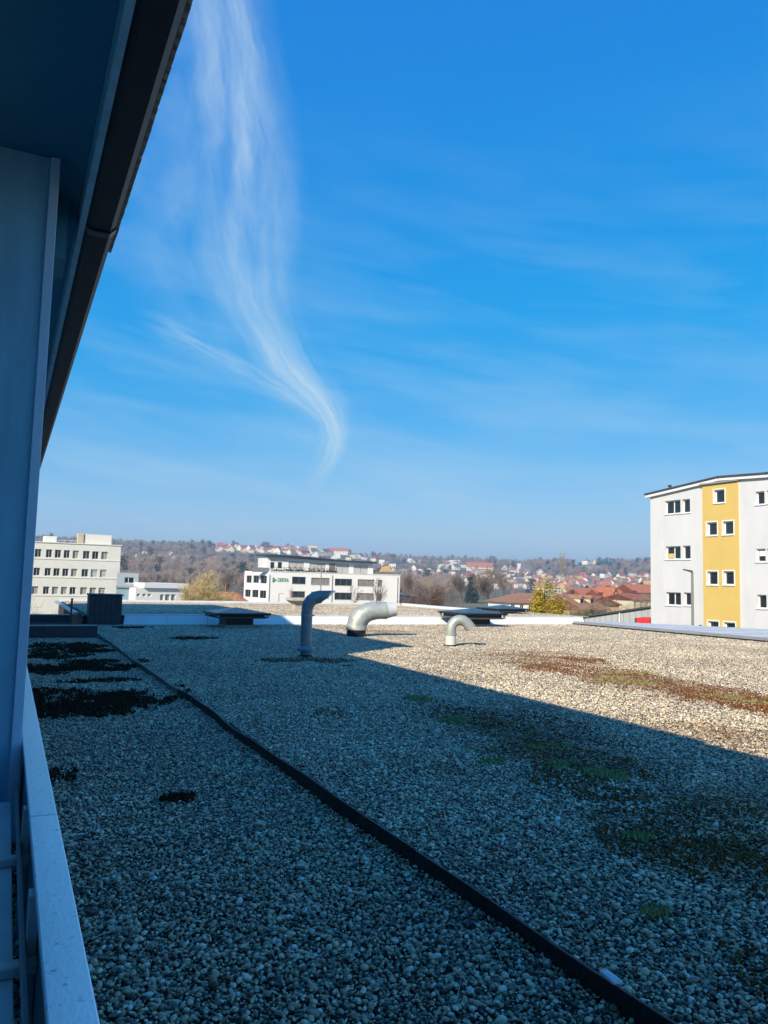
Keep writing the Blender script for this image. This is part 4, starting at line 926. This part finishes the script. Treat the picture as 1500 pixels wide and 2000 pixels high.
def annex():
    def z(x0, y0, x1, y1): return (40+x0/3.75, 1000+y0/3.75, 40+x1/3.75, 1000+y1/3.75)
    f = Facade(228, 128, 266, 129); root = empty('blue_annex', (f.o.x, f.o.y, 0), f.rz); tag(root, 'blue-grey flat-roofed annex between the cream office and the low white one', 'building')
    mb = mat('blue grey cladding', (.20, .30, .38), .55, var=.06)
    zt = f.sz(247, 1148)[1]; MB().box(0, f.len, 0, 8, GZ, zt).build('wall', mb, root); MB().box(-.1, f.len+.3, -.3, 8.2, zt+.003, zt+.25).build('roof', m_zincdark, root)
    h = f.rect(*z(762, 478, 835, 523)); zu = f.sz(247, 1119)[1]; m = MB(); wall_holes(m, 0, f.len*1.12, zt+.26, zu, [h], .2); m.v = [(x, y+1.5, q) for x, y, q in m.v]
    m.add([(0, 1.5, zu), (f.len*1.12, 1.5, zu), (f.len*1.12, 7, zu), (0, 7, zu), (f.len*1.12, 1.5, zt+.26), (f.len*1.12, 7, zt+.26)], [(0, 1, 2, 3), (1, 4, 5, 2)]); m.build('upper_wall', mat('pale blue cladding', (.30, .36, .40), .6, var=.06), root)
    window(root, h, .2, (.4,), .08, m_frame, m_glass, None, 1.5)
    f = Facade(266, 126, 362, 131); root = empty('low_white_office', (f.o.x, f.o.y, 0), f.rz); tag(root, 'low white flat-roofed office right of the blue-grey annex', 'building')
    H = sub([z(1022, 603, 1051, 660), z(1060, 603, 1096, 660), z(1103, 603, 1136, 660), z(852, 598, 876, 618), z(895, 598, 920, 618), z(932, 598, 958, 618)], f)
    zt = f.sz(320, 1149)[1]; L_ = f.len; m = MB(); wall_holes(m, 0, L_, GZ, zt, H, .25)
    m.add([(0, 0, GZ), (0, 9, GZ), (0, 9, zt), (0, 0, zt), (L_, 0, GZ), (L_, 9, GZ), (L_, 9, zt), (L_, 0, zt)], [(0, 3, 2, 1), (4, 5, 6, 7), (1, 2, 6, 5), (3, 7, 6, 2)]); m.build('wall', m_white, root)
    for h in H: window(root, h, .25, (), .07, m_frame, m_pane_blind)
    zu = f.sz(320, 1139)[1]; MB().box(1.2, L_+.4, -.5, 9.2, zt+.004, zu).build('roof_parapet', m_white, root, bevel=.03)
annex()

# ------------------------------------------------------------------ trees
m_bark = mat('bark', (.085, .07, .055), .9, var=.25, scale=3)
def grow(seed, H, spread, stems=1, levels=4, kids=5, upw=.35, trunk=.35, r0=.16):
    g = random.Random(seed); segs = []; tips = []
    def br(p, d, l, r, lev):
        n = 3; q = p
        for i in range(n):
            d2 = (d+Vector((g.gauss(0, .13), g.gauss(0, .13), upw*.25))).normalized(); q2 = q+d2*(l/n); ra = r*(1-.45*i/n); rb = r*(1-.45*(i+1)/n)
            segs.append((q, q2, ra, rb, lev)); q = q2; d = d2
            if lev < levels and (lev > 0 or i >= (1 if trunk < .4 else 2) or i == n-1):
                for _ in range(max(1, kids//2 if i < n-1 else kids//2+1)):
                    a = g.uniform(0, 6.283); t = g.uniform(.45, 1.05)*spread
                    o_ = d.orthogonal().normalized(); o_ = Matrix.Rotation(a, 3, d)@o_
                    br(q, (d*math.cos(t)+o_*math.sin(t)+Vector((0, 0, upw*.4))).normalized(), l*g.uniform(.55, .8), rb*.62, lev+1)
        if lev >= levels-1: tips.append((q, d, l))
    for s_ in range(stems):
        a = g.uniform(0, 6.283); lean = .12 if stems == 1 else .38
        br(Vector((0, 0, 0)), Vector((math.cos(a)*lean*g.random(), math.sin(a)*lean*g.random(), 1)).normalized(), H*trunk, r0*(1 if stems == 1 else .6), 0)
    mz = max(s_[1].z for s_ in segs); k = H*.94/mz
    return [(a*k, b*k, ra, rb, lv) for a, b, ra, rb, lv in segs], [(p*k, d, l*k) for p, d, l in tips], g
def bare_tree_meshes(seed, H, twigs, tw, **kw):
    segs, tips, g = grow(seed, H, **kw); tr = MB(); cr = MB()
    for a, b, ra, rb, lv in segs:
        if lv <= 1: tr.tube([a, b], [max(ra, .02), max(rb, .015)], 5 if lv == 0 else 4, caps=False)
        elif lv == 2: cr.tube([a, b], [max(ra, tw*.6), max(rb, tw*.5)], 3, caps=False)
        else:
            w = (b-a).orthogonal().normalized()*max(ra, tw*.45); cr.add([a-w, a+w, b], [(0, 1, 2)])
    for i in range(twigs):
        p, d, l = g.choice(tips); d2 = (d+Vector((g.gauss(0, .55), g.gauss(0, .55), g.gauss(.12, .45)))).normalized(); b = p-d*l*g.uniform(0, .8); ln = l*g.uniform(.6, 1.5)
        w = d2.cross(Vector((g.gauss(0, 1), g.gauss(0, 1), g.gauss(0, 1)))).normalized()*tw*.5
        cr.add([b-w, b+w, b+d2*ln], [(0, 1, 2)])
    return tr, cr
def bare_tree(px_, D, H, label, col, seed, twigs=2500, tw=.03, group=None, zb=GZ, name='bare_tree', scale=None, **kw):
    p_ = at(px_, 1137, D); zb = terrain(p_.x, p_.y) if zb == GZ else zb
    root = empty(name, (p_.x, p_.y, zb)); tag(root, label, 'tree', group)
    tr, cr = bare_tree_meshes(seed, H, twigs, tw, **kw); tr.build('trunk', m_bark, root); cr.build('crown', mat('twigs '+name+str(col), col, .9, var=.25, scale=1.5), root)
    if scale: root.scale = scale
bare_tree(405, 105, 9.1, 'round yellowish bare willow beside the low white office', (.52, .40, .19), 11, 7500, .035, spread=1.0, levels=4, kids=5, upw=.25, trunk=.22, name='willow_tree', scale=(1.05, 1.05, 1))
bare_tree(843, 80, 8.4, 'spreading reddish bare tree right of the white office', (.20, .125, .085), 12, 2600, .028, spread=.85, stems=4, levels=4, kids=4, trunk=.34)
bare_tree(738, 120, 8.2, 'slim bare tree against the right end of the white office', (.11, .08, .06), 13, 500, .03, spread=.7, levels=3, kids=4, trunk=.4, r0=.10)
bare_tree(684, 130, 6.9, 'low bare sapling under the office windows, behind the fat duct', (.11, .08, .06), 14, 300, .03, spread=.7, levels=3, kids=3, trunk=.4, r0=.09)
bare_tree(560, 125, 6.0, 'small bare sapling left of the gooseneck pipe', (.25, .18, .13), 15, 260, .03, spread=.8, levels=3, kids=3, trunk=.4, r0=.08)
bare_tree(92, 44, 6.3, 'pale sunlit bare bush in front of the cream office', (.62, .54, .42), 16, 3800, .028, spread=.95, stems=5, levels=4, kids=4, trunk=.4, r0=.07, name='bare_bush')
bare_tree(962, 170, 12.5, 'tall brownish bare tree behind the skylights', (.19, .14, .105), 17, 2600, .05, spread=.8, levels=4, kids=4, trunk=.35)
bare_tree(905, 210, 11.5, 'greyish bare tree left of the blue spruce', (.20, .16, .13), 18, 2400, .055, spread=.8, levels=4, kids=4, trunk=.35)
bare_tree(985, 190, 12.5, 'bare birch standing left of the hip-roofed house', (.26, .21, .16), 19, 1200, .05, spread=.6, levels=4, kids=4, trunk=.45)
bare_tree(1091, 480, 31, 'very tall slender bare poplar rising above the yellow-green conifer', (.36, .30, .20), 20, 900, .10, spread=.28, levels=3, kids=5, trunk=.55, r0=.3, name='poplar_tree', scale=(.55, .55, 1))
bare_tree(1130, 100, 5.6, 'tan bare shrub in front of the brown-roofed house', (.33, .24, .13), 21, 2400, .03, spread=.95, stems=4, levels=4, kids=4, trunk=.35, r0=.07, name='bare_bush')
bare_tree(1205, 112, 6.6, 'bare tree in front of the houses left of the white block', (.28, .22, .13), 22, 900, .03, spread=.8, levels=4, kids=3, trunk=.35)
bare_tree(1252, 118, 7.2, 'bare tree close to the edge of the white block', (.25, .20, .11), 23, 1000, .03, spread=.8, levels=4, kids=3, trunk=.35)
bare_tree(1165, 125, 5.8, 'small bare tree between brown roofs and grey hall', (.30, .23, .14), 24, 700, .03, spread=.8, levels=4, kids=3, trunk=.35)
bare_tree(800, 260, 12, 'greyish bare tree behind the right end of the white office', (.20, .15, .12), 25, 1800, .06, spread=.8, levels=4, kids=4, trunk=.35)
bare_tree(440, 230, 10.5, 'bare tree between the willow and the white office', (.24, .18, .13), 26, 1800, .06, spread=.8, levels=4, kids=4, trunk=.35)

def conifer_mb(seed, H, r, leaves, size, droop=.25, tips=1):
    g = np.random.default_rng(seed); tr = MB(); tr.tube([(0, 0, 0), (0, 0, H*.9)], [H*.018, H*.004], 6)
    V = []; Fc = []; A = []; ax = [(0, 0, 1.)]+[(g.uniform(-.5, .5)*r, g.uniform(-.5, .5)*r, g.uniform(.6, .85)) for _ in range(tips-1)]
    n = 0
    clumps = []
    for k in range(int(leaves/28)):
        cx, cy, hh = ax[g.integers(len(ax))]; u = g.beta(1.1, 1.7); zz = u*H*hh; rr = r*(1-u)**.85*g.uniform(.55, 1.08)*(1 if hh == 1 else .75); a = g.uniform(0, 6.283)
        clumps.append((cx+rr*math.cos(a), cy+rr*math.sin(a), zz+H*.04, a, g.uniform()))
    for x, y, zz, a, sh in clumps:
        for _ in range(28):
            d = np.array([math.cos(a), math.sin(a), -droop+.5*g.uniform()])+g.normal(0, .55, 3); d /= np.linalg.norm(d); c = np.array([x, y, zz])+g.normal(0, size*1.6, 3)
            w = np.cross(d, g.normal(size=3)); w /= np.linalg.norm(w)+1e-9; s_ = size*g.uniform(.6, 1.4)
            V += [c-w*s_*.35, c+w*s_*.35, c+d*s_*1.6]; Fc.append((n, n+1, n+2)); n += 3; q = min(1, max(0, sh*.6+g.uniform()*.4)); A += [q]*3
    return tr, V, Fc, A
def leaf_mat(name, c0, c1):
    m_ = bpy.data.materials.new(name); m_.use_nodes = True; t = m_.node_tree; b = t.nodes['Principled BSDF']; b.inputs['Roughness'].default_value = .7; b.inputs['Specular IOR Level'].default_value = .25
    a = t.nodes.new('ShaderNodeAttribute'); a.attribute_name = 'rnd'; r = t.nodes.new('ShaderNodeValToRGB'); r.color_ramp.elements[0].color = (*c0, 1); r.color_ramp.elements[1].color = (*c1, 1)
    t.links.new(a.outputs['Fac'], r.inputs[0]); t.links.new(r.outputs[0], b.inputs['Base Color']); return m_
m_gold = leaf_mat('golden conifer', (.16, .13, .012), (.52, .38, .03)); m_spruce = leaf_mat('spruce', (.012, .028, .026), (.035, .06, .05)); m_hedge = leaf_mat('hedge', (.05, .075, .018), (.14, .16, .035))
def conifer(px_, D, H, r, label, m_, seed, leaves=9000, size=.13, group=None, name='conifer_tree', tips=1, zb=None):
    p_ = at(px_, 1137, D); zb = terrain(p_.x, p_.y) if zb is None else zb
    root = empty(name, (p_.x, p_.y, zb)); tag(root, label, 'tree' if 'tree' in name else 'bush', group)
    tr, V, Fc, A = conifer_mb(seed, H, r, leaves, size, tips=tips); tr.build('trunk', m_bark, root)
    me = npmesh('crown', V, Fc, [m_], {'rnd': A}); c = bpy.data.objects.new('crown', me); COL.objects.link(c); c.parent = root; return root
conifer(1064, 54, 8.1, 1.9, 'bushy yellow-green conifer rising behind the right roof edge', m_gold, 31, 34000, .12, tips=7)
conifer(922, 300, 10.5, 2.2, 'dark blue-green spruce on the slope behind the small vent', m_spruce, 32, 4000, .4)
conifer(1150, 92, 4.6, 1.5, 'low green evergreen bush in front of the grey hall', m_hedge, 33, 5000, .13, name='evergreen_bush', tips=5)
conifer(1116, 96, 4.2, 1.0, 'small dark evergreen beside the hip-roofed house', m_spruce, 34, 2500, .13, name='evergreen_bush', tips=3)

# ------------------------------------------------------------------ nearer houses
ROOFS = {'red': (.40, .135, .075), 'brown': (.30, .15, .09), 'orange': (.42, .15, .06), 'dark': (.10, .055, .045), 'grey': (.13, .13, .14), 'rust': (.30, .09, .07)}
WALLS = {'white': (.78, .76, .72), 'cream': (.68, .60, .44), 'tan': (.52, .37, .20), 'ochre': (.60, .42, .18), 'grey': (.50, .50, .50)}
def roofm(k): return mat('tiles '+k, ROOFS[k], .8, var=.22, scale=1.5, bump=.3, bscale=6)
def wallm(k): return mat('house wall '+k, WALLS[k], .85, var=.06)
def near_house(xl, Dl, xr, Dr, yr, ye, depth, wall, roof, label, hip=0., rows=2, cols=4, dormers=0, gable=None):
    f = Facade(xl, Dl, xr, Dr); root = empty('house', (f.o.x, f.o.y, 0), f.rz); tag(root, label, 'house', 'red-roofed houses below the hill'); L_ = f.len
    ze = f.sz((xl+xr)/2, ye)[1]; Dm = (Dl+Dr)/2
    q = at((xl+xr)/2, yr, Dm+depth/2); zr = q.z
    H = []; pitch = 2.7
    for r_ in range(rows):
        for c in range(cols):
            w = min(1.1, L_/cols*.45); x = L_*(c+.5)/cols; zt = ze-.45-r_*pitch; H.append((x-w/2, zt-1.25, x+w/2, zt))
    m = MB(); wall_holes(m, 0, L_, GZ, ze, H, .18)
    g_ = 0 if hip else 1
    for x, rev in ((0, 1), (L_, 0)):
        P = [(x, 0, GZ), (x, depth, GZ), (x, depth, ze)]+([(x, depth/2, zr-.12)] if g_ else [])+[(x, 0, ze)]
        m.add(P, [tuple(range(len(P)))[::-1] if rev else tuple(range(len(P)))])
    m.add([(0, depth, GZ), (L_, depth, GZ), (L_, depth, ze), (0, depth, ze)], [(0, 3, 2, 1)])
    m.build('wall', wallm(wall), root)
    for h in H: window(root, h, .18, (.5,), .08, m_frame, m_glass)
    o = .5; dz = (zr-ze)/(depth/2)*o; r = MB(); xa, xb = (hip, L_-hip) if hip else (-.3, L_+.3); t = .16
    E = [(-.3-(.2 if hip else 0), -o, ze-dz), (L_+.3+(.2 if hip else 0), -o, ze-dz), (L_+.3+(.2 if hip else 0), depth+o, ze-dz), (-.3-(.2 if hip else 0), depth+o, ze-dz)]; Rg = [(xa, depth/2, zr), (xb, depth/2, zr)]
    vs = E+Rg+[(a, b, c+t) for a, b, c in E]+[(a, b, c+t) for a, b, c in Rg]
    r.add(vs, [(6, 7, 11, 10), (8, 9, 10, 11), (7, 8, 11), (9, 6, 10), (1, 0, 4, 5), (3, 2, 5, 4), (2, 1, 5), (0, 3, 4), (0, 1, 7, 6), (1, 2, 8, 7), (2, 3, 9, 8), (3, 0, 6, 9)])
    ro = r.build('roof', roofm(roof), root)
    MB().box(L_*.62, L_*.62+.6, depth/2+.4, depth/2+1.0, zr-.8, zr+.8).build('chimney', roofm('dark'), ro)
    for k in range(dormers):
        x = L_*(k+.7)/(dormers+.4); y0 = depth*.17; zb = ze+(zr-ze)*.30; q = MB(); q.box(x-.6, x+.6, y0, depth*.4, zb, zb+1.0); d_ = q.build('dormer', wallm('cream'), ro)
        MB().box(x-.4, x+.4, y0-.03, y0-.004, zb+.25, zb+.85).build('pane', m_glass, ro)
        q = MB(); q.add([(x-.8, y0-.25, zb+.95), (x+.8, y0-.25, zb+.95), (x, y0-.25, zb+1.55), (x-.8, depth*.45, zb+.95), (x+.8, depth*.45, zb+.95), (x, depth*.45, zb+1.55)], [(0, 1, 2), (5, 4, 3), (0, 2, 5, 3), (2, 1, 4, 5), (1, 0, 3, 4)]); q.build('dormer_roof', roofm(roof), ro)
    if gable:
        ga, gb, gk = gable; xa, xb = L_*ga, L_*gb; zt = zr+.3; q = MB(); q.add([(xa, -.6, GZ), (xb, -.6, GZ), (xb, -.6, ze+.5), ((xa+xb)/2, -.6, zt), (xa, -.6, ze+.5), (xa, 3, GZ), (xb, 3, GZ), (xb, 3, ze+.5), ((xa+xb)/2, depth/2, zt), (xa, 3, ze+.5)], [(0, 1, 2, 3, 4), (1, 6, 7, 2), (5, 0, 4, 9)]); q.build('cross_gable', wallm(gk), root)
        q = MB(); n_ = (xa+xb)/2; q.add([(xa-.4, -1, ze+.1), (n_, -1, zt+.1), (n_, depth/2, zt+.1), (xa-.4, depth/2, ze+.1), (xb+.4, -1, ze+.1), (xb+.4, depth/2, ze+.1)], [(0, 1, 2, 3), (1, 4, 5, 2)])
        g2 = q.build('cross_roof', roofm(roof), root); sm = g2.modifiers.new('thick', 'SOLIDIFY'); sm.thickness = .15; sm.offset = 1
    return root
near_house(994, 150, 1113, 153, 1160, 1177, 11, 'white', 'brown', 'long white house with brownish hipped roof behind the yellow-green conifer', hip=4.2, rows=2, cols=7)
near_house(1139, 126, 1186, 131, 1163, 1189, 9.5, 'tan', 'brown', 'tan house with two dormers just left of the grey hall roof', rows=1, cols=4, dormers=2)
near_house(1112, 138, 1142, 134, 1164, 1179, 7.5, 'tan', 'rust', 'narrow tan house with low rust roof beside the hip-roofed house', rows=1, cols=2)
near_house(1152, 172, 1198, 176, 1151, 1173, 10, 'cream', 'red', 'cream house with steep red roof behind the two-dormer house', rows=2, cols=4)
near_house(1190, 160, 1240, 163, 1152, 1178, 10, 'cream', 'red', 'cream house with ochre cross gable and dormers among the red roofs', rows=1, cols=4, dormers=2, gable=(-.05, .32, 'ochre'))
near_house(1236, 146, 1290, 148, 1162, 1171, 9, 'cream', 'rust', 'house with shallow rust roof touching the white block edge', rows=2, cols=5)
near_house(1241, 205, 1300, 208, 1143, 1157, 10, 'tan', 'red', 'upper red-roofed house peeping above the shallow rust roof', rows=2, cols=5)
near_house(444, 112, 482, 114, 1158, 1175, 8, 'cream', 'orange', 'small house with bright orange roof left of the white office', rows=1, cols=3)
f = Facade(781, 190, 815, 192); root = empty('blue_shed', (f.o.x, f.o.y, 0), f.rz); tag(root, 'dark blue flat shed right of the white office', 'building'); zt = f.sz(795, 1163)[1]
MB().box(0, f.len, 0, 10, GZ, zt).build('wall', mat('blue cladding', (.05, .09, .17), .5, var=.1), root); MB().box(-.2, f.len+.2, -.2, 10.2, zt+.004, zt+.2).build('roof', m_zincdark, root)

# ------------------------------------------------------------------ hillside town: every house a thing, shapes shared
def far_house_mesh(key, w, d, h, rh, wall, roof, hip=False):
    m = MB(); g_ = .6
    m.add([(-w/2, -d/2, -3), (w/2, -d/2, -3), (w/2, d/2, -3), (-w/2, d/2, -3), (-w/2, -d/2, h), (w/2, -d/2, h), (w/2, d/2, h), (-w/2, d/2, h)], [(0, 1, 5, 4), (1, 2, 6, 5), (2, 3, 7, 6), (3, 0, 4, 7)], 0)
    rx = w/2+.3 if not hip else w/2-d/2.4
    if not hip: m.add([(-w/2, -d/2, h), (-w/2, d/2, h), (-w/2, 0, h+rh), (w/2, -d/2, h), (w/2, d/2, h), (w/2, 0, h+rh)], [(0, 2, 1), (3, 4, 5)], 0)
    e = .45; E = [(-w/2-.3, -d/2-e, h-e*rh/(d/2)), (w/2+.3, -d/2-e, h-e*rh/(d/2)), (w/2+.3, d/2+e, h-e*rh/(d/2)), (-w/2-.3, d/2+e, h-e*rh/(d/2)), (-rx, 0, h+rh+.1), (rx, 0, h+rh+.1)]
    m.add(E, [(0, 1, 5, 4), (2, 3, 4, 5)]+([(1, 2, 5), (3, 0, 4)] if hip else []), 1)
    m.box(w*.18, w*.18+.6, .5, 1.1, h+rh-.9, h+rh+.8, 1)
    for sy in (-1, 1):
        for fl in range(max(1, int(h//2.7))):
            for i in range(max(2, int(w//3))):
                x = -w/2+w*(i+.5)/max(2, int(w//3)); z0 = .9+fl*2.7; y = sy*(d/2+.04); m.add([(x-.5, y, z0), (x+.5, y, z0), (x+.5, y, z0+1.3), (x-.5, y, z0+1.3)], [(0, 1, 2, 3)], 2)
    for sx_ in (-1, 1):
        for i in range(2):
            y = -d/4+i*d/2; x = sx_*(w/2+.04); m.add([(x, y-.5, 1.0), (x, y+.5, 1.0), (x, y+.5, 2.3), (x, y-.5, 2.3)], [(0, 1, 2, 3)], 2)
    me = bpy.data.meshes.new('house '+key); me.from_pydata(m.v, [], m.f); me.update()
    for q in (wallm(wall), roofm(roof), m_glass): me.materials.append(q)
    me.polygons.foreach_set('material_index', m.m); return me
FH = {}
for wk in ('white', 'cream', 'ochre'):
    for rk in ('red', 'rust', 'brown', 'dark', 'grey'):
        FH[wk, rk] = [far_house_mesh(wk+rk+str(i), *q, wk, rk, hp) for i, (q, hp) in enumerate((((11, 9, 5.2, 4.2), False), ((13, 8.5, 4.2, 3.4), False), ((10, 10, 5.6, 3.2), True)))]
FLAT = [far_house_mesh('flat'+k, 19, 10, 7, .5, k, 'grey') for k in ('white', 'cream')]
placed = []
def far_house(px_, py_, label, group, me, scale, rz):
    p_, r = hit(px_, py_)
    if p_ is None: return False
    for a, b in placed:
        if (a-p_.x)**2+(b-p_.y)**2 < (11*scale)**2: return False
    placed.append((p_.x, p_.y)); o = bpy.data.objects.new('house', me); COL.objects.link(o); o.location = (p_.x, p_.y, terrain(p_.x, p_.y)-.2); o.rotation_euler = (0, 0, rz); o.scale = (scale,)*3
    tag(o, label, 'house', group); return True
hg = random.Random(21)
def cluster(box, n, label, group, walls, roofs, sc=(.8, 1.1), flat=.0, slope=0.):
    x0, x1, y0, y1 = box; c = 0; t = 0
    while c < n and t < n*12:
        t += 1; x = hg.uniform(x0, x1); y = hg.uniform(y0, y1)+slope*(x-x0)
        fl = hg.random() < flat; wk, rk, vi = hg.choice(walls), hg.choice(roofs), hg.randrange(3); fi = hg.randrange(2); me = FLAT[fi] if fl else FH[wk, rk][vi]
        where = ('left end', 'middle', 'right end')[min(2, int(3*(x-x0)/(x1-x0)))]+' of the '+label
        lab = ('white', 'cream')[fi]+' flat-roofed block, '+where if fl else '%s house with %s%s roof, %s' % (wk, {'rust': 'rust red', 'dark': 'dark brown'}.get(rk, rk), ' hipped' if vi == 2 else '', where)
        if far_house(x, y, lab, group+(' blocks' if fl else ' houses'), me, hg.uniform(*sc), hg.choice([0, .4, 1.2, 1.57, -.5])+hg.uniform(-.2, .2)): c += 1
RED = ('red', 'rust', 'red', 'brown'); ALL = ('red', 'rust', 'brown', 'dark', 'grey')
cluster((425, 585, 1066, 1079), 46, 'ridge village above the office', 'ridge village', ('white', 'cream', 'white'), RED, (.85, 1.15), slope=.03)
cluster((585, 735, 1075, 1092), 26, 'ridge village above the penthouse', 'ridge village right', ('white', 'cream', 'white'), ALL, (.85, 1.15), .2, slope=.06)
cluster((735, 905, 1096, 1128), 30, 'wooded slope right of office', 'slope', ('white', 'white', 'cream'), ('grey', 'dark', 'brown', 'rust'), (.8, 1.05), .2)
cluster((900, 1060, 1108, 1150), 62, 'quarter around the long roof', 'church quarter', ('white', 'white', 'cream'), ALL, (.75, 1.0), .15)
cluster((1045, 1275, 1126, 1164), 115, 'dense quarter above nearer roofs', 'dense quarter', ('white', 'white', 'cream', 'ochre'), ('red', 'red', 'rust', 'brown', 'grey'), (.65, .95), .15)
cluster((228, 432, 1080, 1087), 26, 'row halfway up the hill', 'wooded hill row', ('cream', 'white', 'ochre'), ('brown', 'rust', 'grey'), (.7, 1.0), slope=.07)
cluster((1126, 1162, 1099, 1102), 4, 'ridge beside the tan field', 'ridge farm', ('white', 'cream'), ('brown', 'rust'), (.9, 1.1))
def special(name, px_, py_, w, d, h, rh, wall, roof, label, cat, rz, hip=False, scale=1.):
    p_, r = hit(px_, py_)
    if p_ is None: return
    root = empty(name, (p_.x, p_.y, terrain(p_.x, p_.y)-.5), rz); tag(root, label, cat)
    me = far_house_mesh(label, w, d, h, rh, wall, roof, hip); o = bpy.data.objects.new('body', me); COL.objects.link(o); o.parent = root; return root
special('school_building', 937, 1117, 40, 13, 8, 7, 'cream', 'red', 'long building under a big red roof on the right hillside', 'building', -.45)
special('white_block', 611, 1079, 16, 14, 13, .6, 'cream', 'grey', 'tall pale yellow block standing in the ridge village', 'building', -.4)
special('red_roof_hall', 660, 1082, 38, 12, 6, 5, 'white', 'red', 'white hall with long red roof on the ridge above the penthouse', 'building', -.5)
c = special('church', 1025, 1119, 16, 9, 7, 5, 'white', 'grey', 'small white church with a square tower on the right hillside', 'church', -.3)
if c:
    MB().box(-12, -7.5, -2.2, 2.2, -2, 15).build('tower', wallm('white'), c); MB().add([(-12.2, -2.4, 15.01), (-7.3, -2.4, 15.01), (-7.3, 2.4, 15.01), (-12.2, 2.4, 15.01), (-9.75, 0, 18.2)], [(0, 1, 4), (1, 2, 4), (2, 3, 4), (3, 0, 4), (3, 2, 1, 0)]).build('tower_roof', roofm('grey'), c)
sp_tr, sv, sf, sa_ = conifer_mb(77, 15, 3.2, 900, .8)
sme = npmesh('far conifer', sv, sf, [m_spruce], {'rnd': sa_}); strunk = sp_tr.build('trunk', m_bark); strme = strunk.data; bpy.data.objects.remove(strunk)
def far_conifer(px_, py_, s_, label, group):
    p_, r = hit(px_, py_)
    if p_ is None: return
    root = empty('conifer_tree', (p_.x, p_.y, terrain(p_.x, p_.y))); root.scale = (s_,)*3; tag(root, label, 'tree', group)
    for nm, me in (('crown', sme), ('trunk', strme)): o = bpy.data.objects.new(nm, me); COL.objects.link(o); o.parent = root
ORD = ('first', 'second', 'third', 'fourth', 'fifth', 'sixth', 'seventh')
for k, x in enumerate((1166, 1171, 1176, 1181, 1186, 1193, 1199)): far_conifer(x, 1104.5, hg.uniform(.7, 1.), ORD[k]+' dark conifer from the left in the ridge row beside the tan field', 'ridge field conifers')
for k, (x, y) in enumerate(((318, 1072), (350, 1072), (395, 1073), (515, 1076), (522, 1078))): far_conifer(x, y, hg.uniform(.8, 1.1), ORD[k]+' dark conifer from the left on the skyline left of the penthouse', 'left skyline conifers')
for k, (x, y) in enumerate(((728, 1093), (764, 1097), (770, 1098), (970, 1122), (1003, 1112), (1246, 1107), (1262, 1107))): far_conifer(x, y, hg.uniform(.8, 1.1), ORD[k]+' lone dark conifer from the left on the hillside right of the penthouse', 'right hillside conifers')

# ------------------------------------------------------------------ bare woods covering the hills: one mass
def wood_tree(seed, col, twigs):
    tr, cr = bare_tree_meshes(seed, 13, twigs, .11, spread=.75, levels=3, kids=4, trunk=.38, r0=.24)
    m = MB(); m.add(tr.v, tr.f, 0); m.add(cr.v, cr.f, 1); me = bpy.data.meshes.new('wood tree'); me.from_pydata(m.v, [], m.f); me.update()
    me.materials.append(m_bark); me.materials.append(mat('wood twigs'+str(seed), col, .9, var=.2, scale=.2)); me.polygons.foreach_set('material_index', m.m)
    return bpy.data.objects.new('wood tree', me)
wt = [wood_tree(201, (.31, .245, .215), 420), wood_tree(202, (.35, .265, .20), 420), wood_tree(203, (.27, .225, .215), 460), wood_tree(204, (.36, .28, .175), 360), wood_tree(205, (.32, .22, .185), 420), bpy.data.objects.new('wood conifer', sme)]
P_ = []; rot_ = []; siz_ = []; pk_ = []; g = np.random.default_rng(12)
hp = np.array(placed)
for _ in range(16000):
    a = g.uniform(R(-9), R(64)); r = math.sqrt(g.uniform(330**2, 1500**2)); x, y = r*math.sin(a), r*math.cos(a)
    d = Vector((x, y, terrain(x, y)))-EYEP; zc = d.dot(fw); px_ = 750+FPX*d.dot(rt)/zc; py_ = 1000-FPX*d.dot(up)/zc
    n_ = fbm(x*.008, y*.008, 21, 3)
    if px_ > 880:
        if r < 1130 and g.uniform() > .08+.2*(n_ > .57): continue
    elif px_ > 420 and r > 1150 and px_ < 740 and g.uniform() > .15: continue
    elif px_ > 735 and r > 900 and g.uniform() > .55: continue
    if 1120 < px_ < 1200 and 1100 < py_ < 1114: continue
    if len(hp) and ((hp[:, 0]-x)**2+(hp[:, 1]-y)**2).min() < 9**2: continue
    if len(hp):   # keep the view of houses open: no tree right in front of one
        dd = (hp[:, 0]*x+hp[:, 1]*y)/r; lat = np.abs(hp[:, 0]*y-hp[:, 1]*x)/r
        if ((dd > r) & (dd-r < 150) & (lat < 8)).any() and g.uniform() < .93: continue
    P_.append((x, y, d.z+EYE-.3)); rot_.append(g.uniform(0, 6.28)); siz_.append(g.uniform(.6, 1.1)*(1. if r > 500 else .75)); pk_.append(5 if g.uniform() < .035 else int(g.choice(5, p=[.27, .22, .22, .1, .19])))
o = scatter('bare_woods', wt, P_, rot_, siz_, pk_); tag(o, 'brown and violet leafless woods covering the hills', 'woods', kind='stuff')

# ------------------------------------------------------------------ the air
HAZE = .00040
hz_ = MB().box(-3100, 3100, -3100, 3100, -64, 100).build('haze')
hm = bpy.data.materials.new('haze'); hm.use_nodes = True; hm.node_tree.nodes.clear()
vo = hm.node_tree.nodes.new('ShaderNodeVolumePrincipled'); vo.inputs['Color'].default_value = (.58, .80, 1, 1); vo.inputs['Density'].default_value = HAZE; vo.inputs['Anisotropy'].default_value = .2
ho = hm.node_tree.nodes.new('ShaderNodeOutputMaterial'); hm.node_tree.links.new(vo.outputs[0], ho.inputs['Volume'])
hz_.data.materials.append(hm); tag(hz_, 'thin pale air between the roof and the hills', 'haze', kind='stuff')
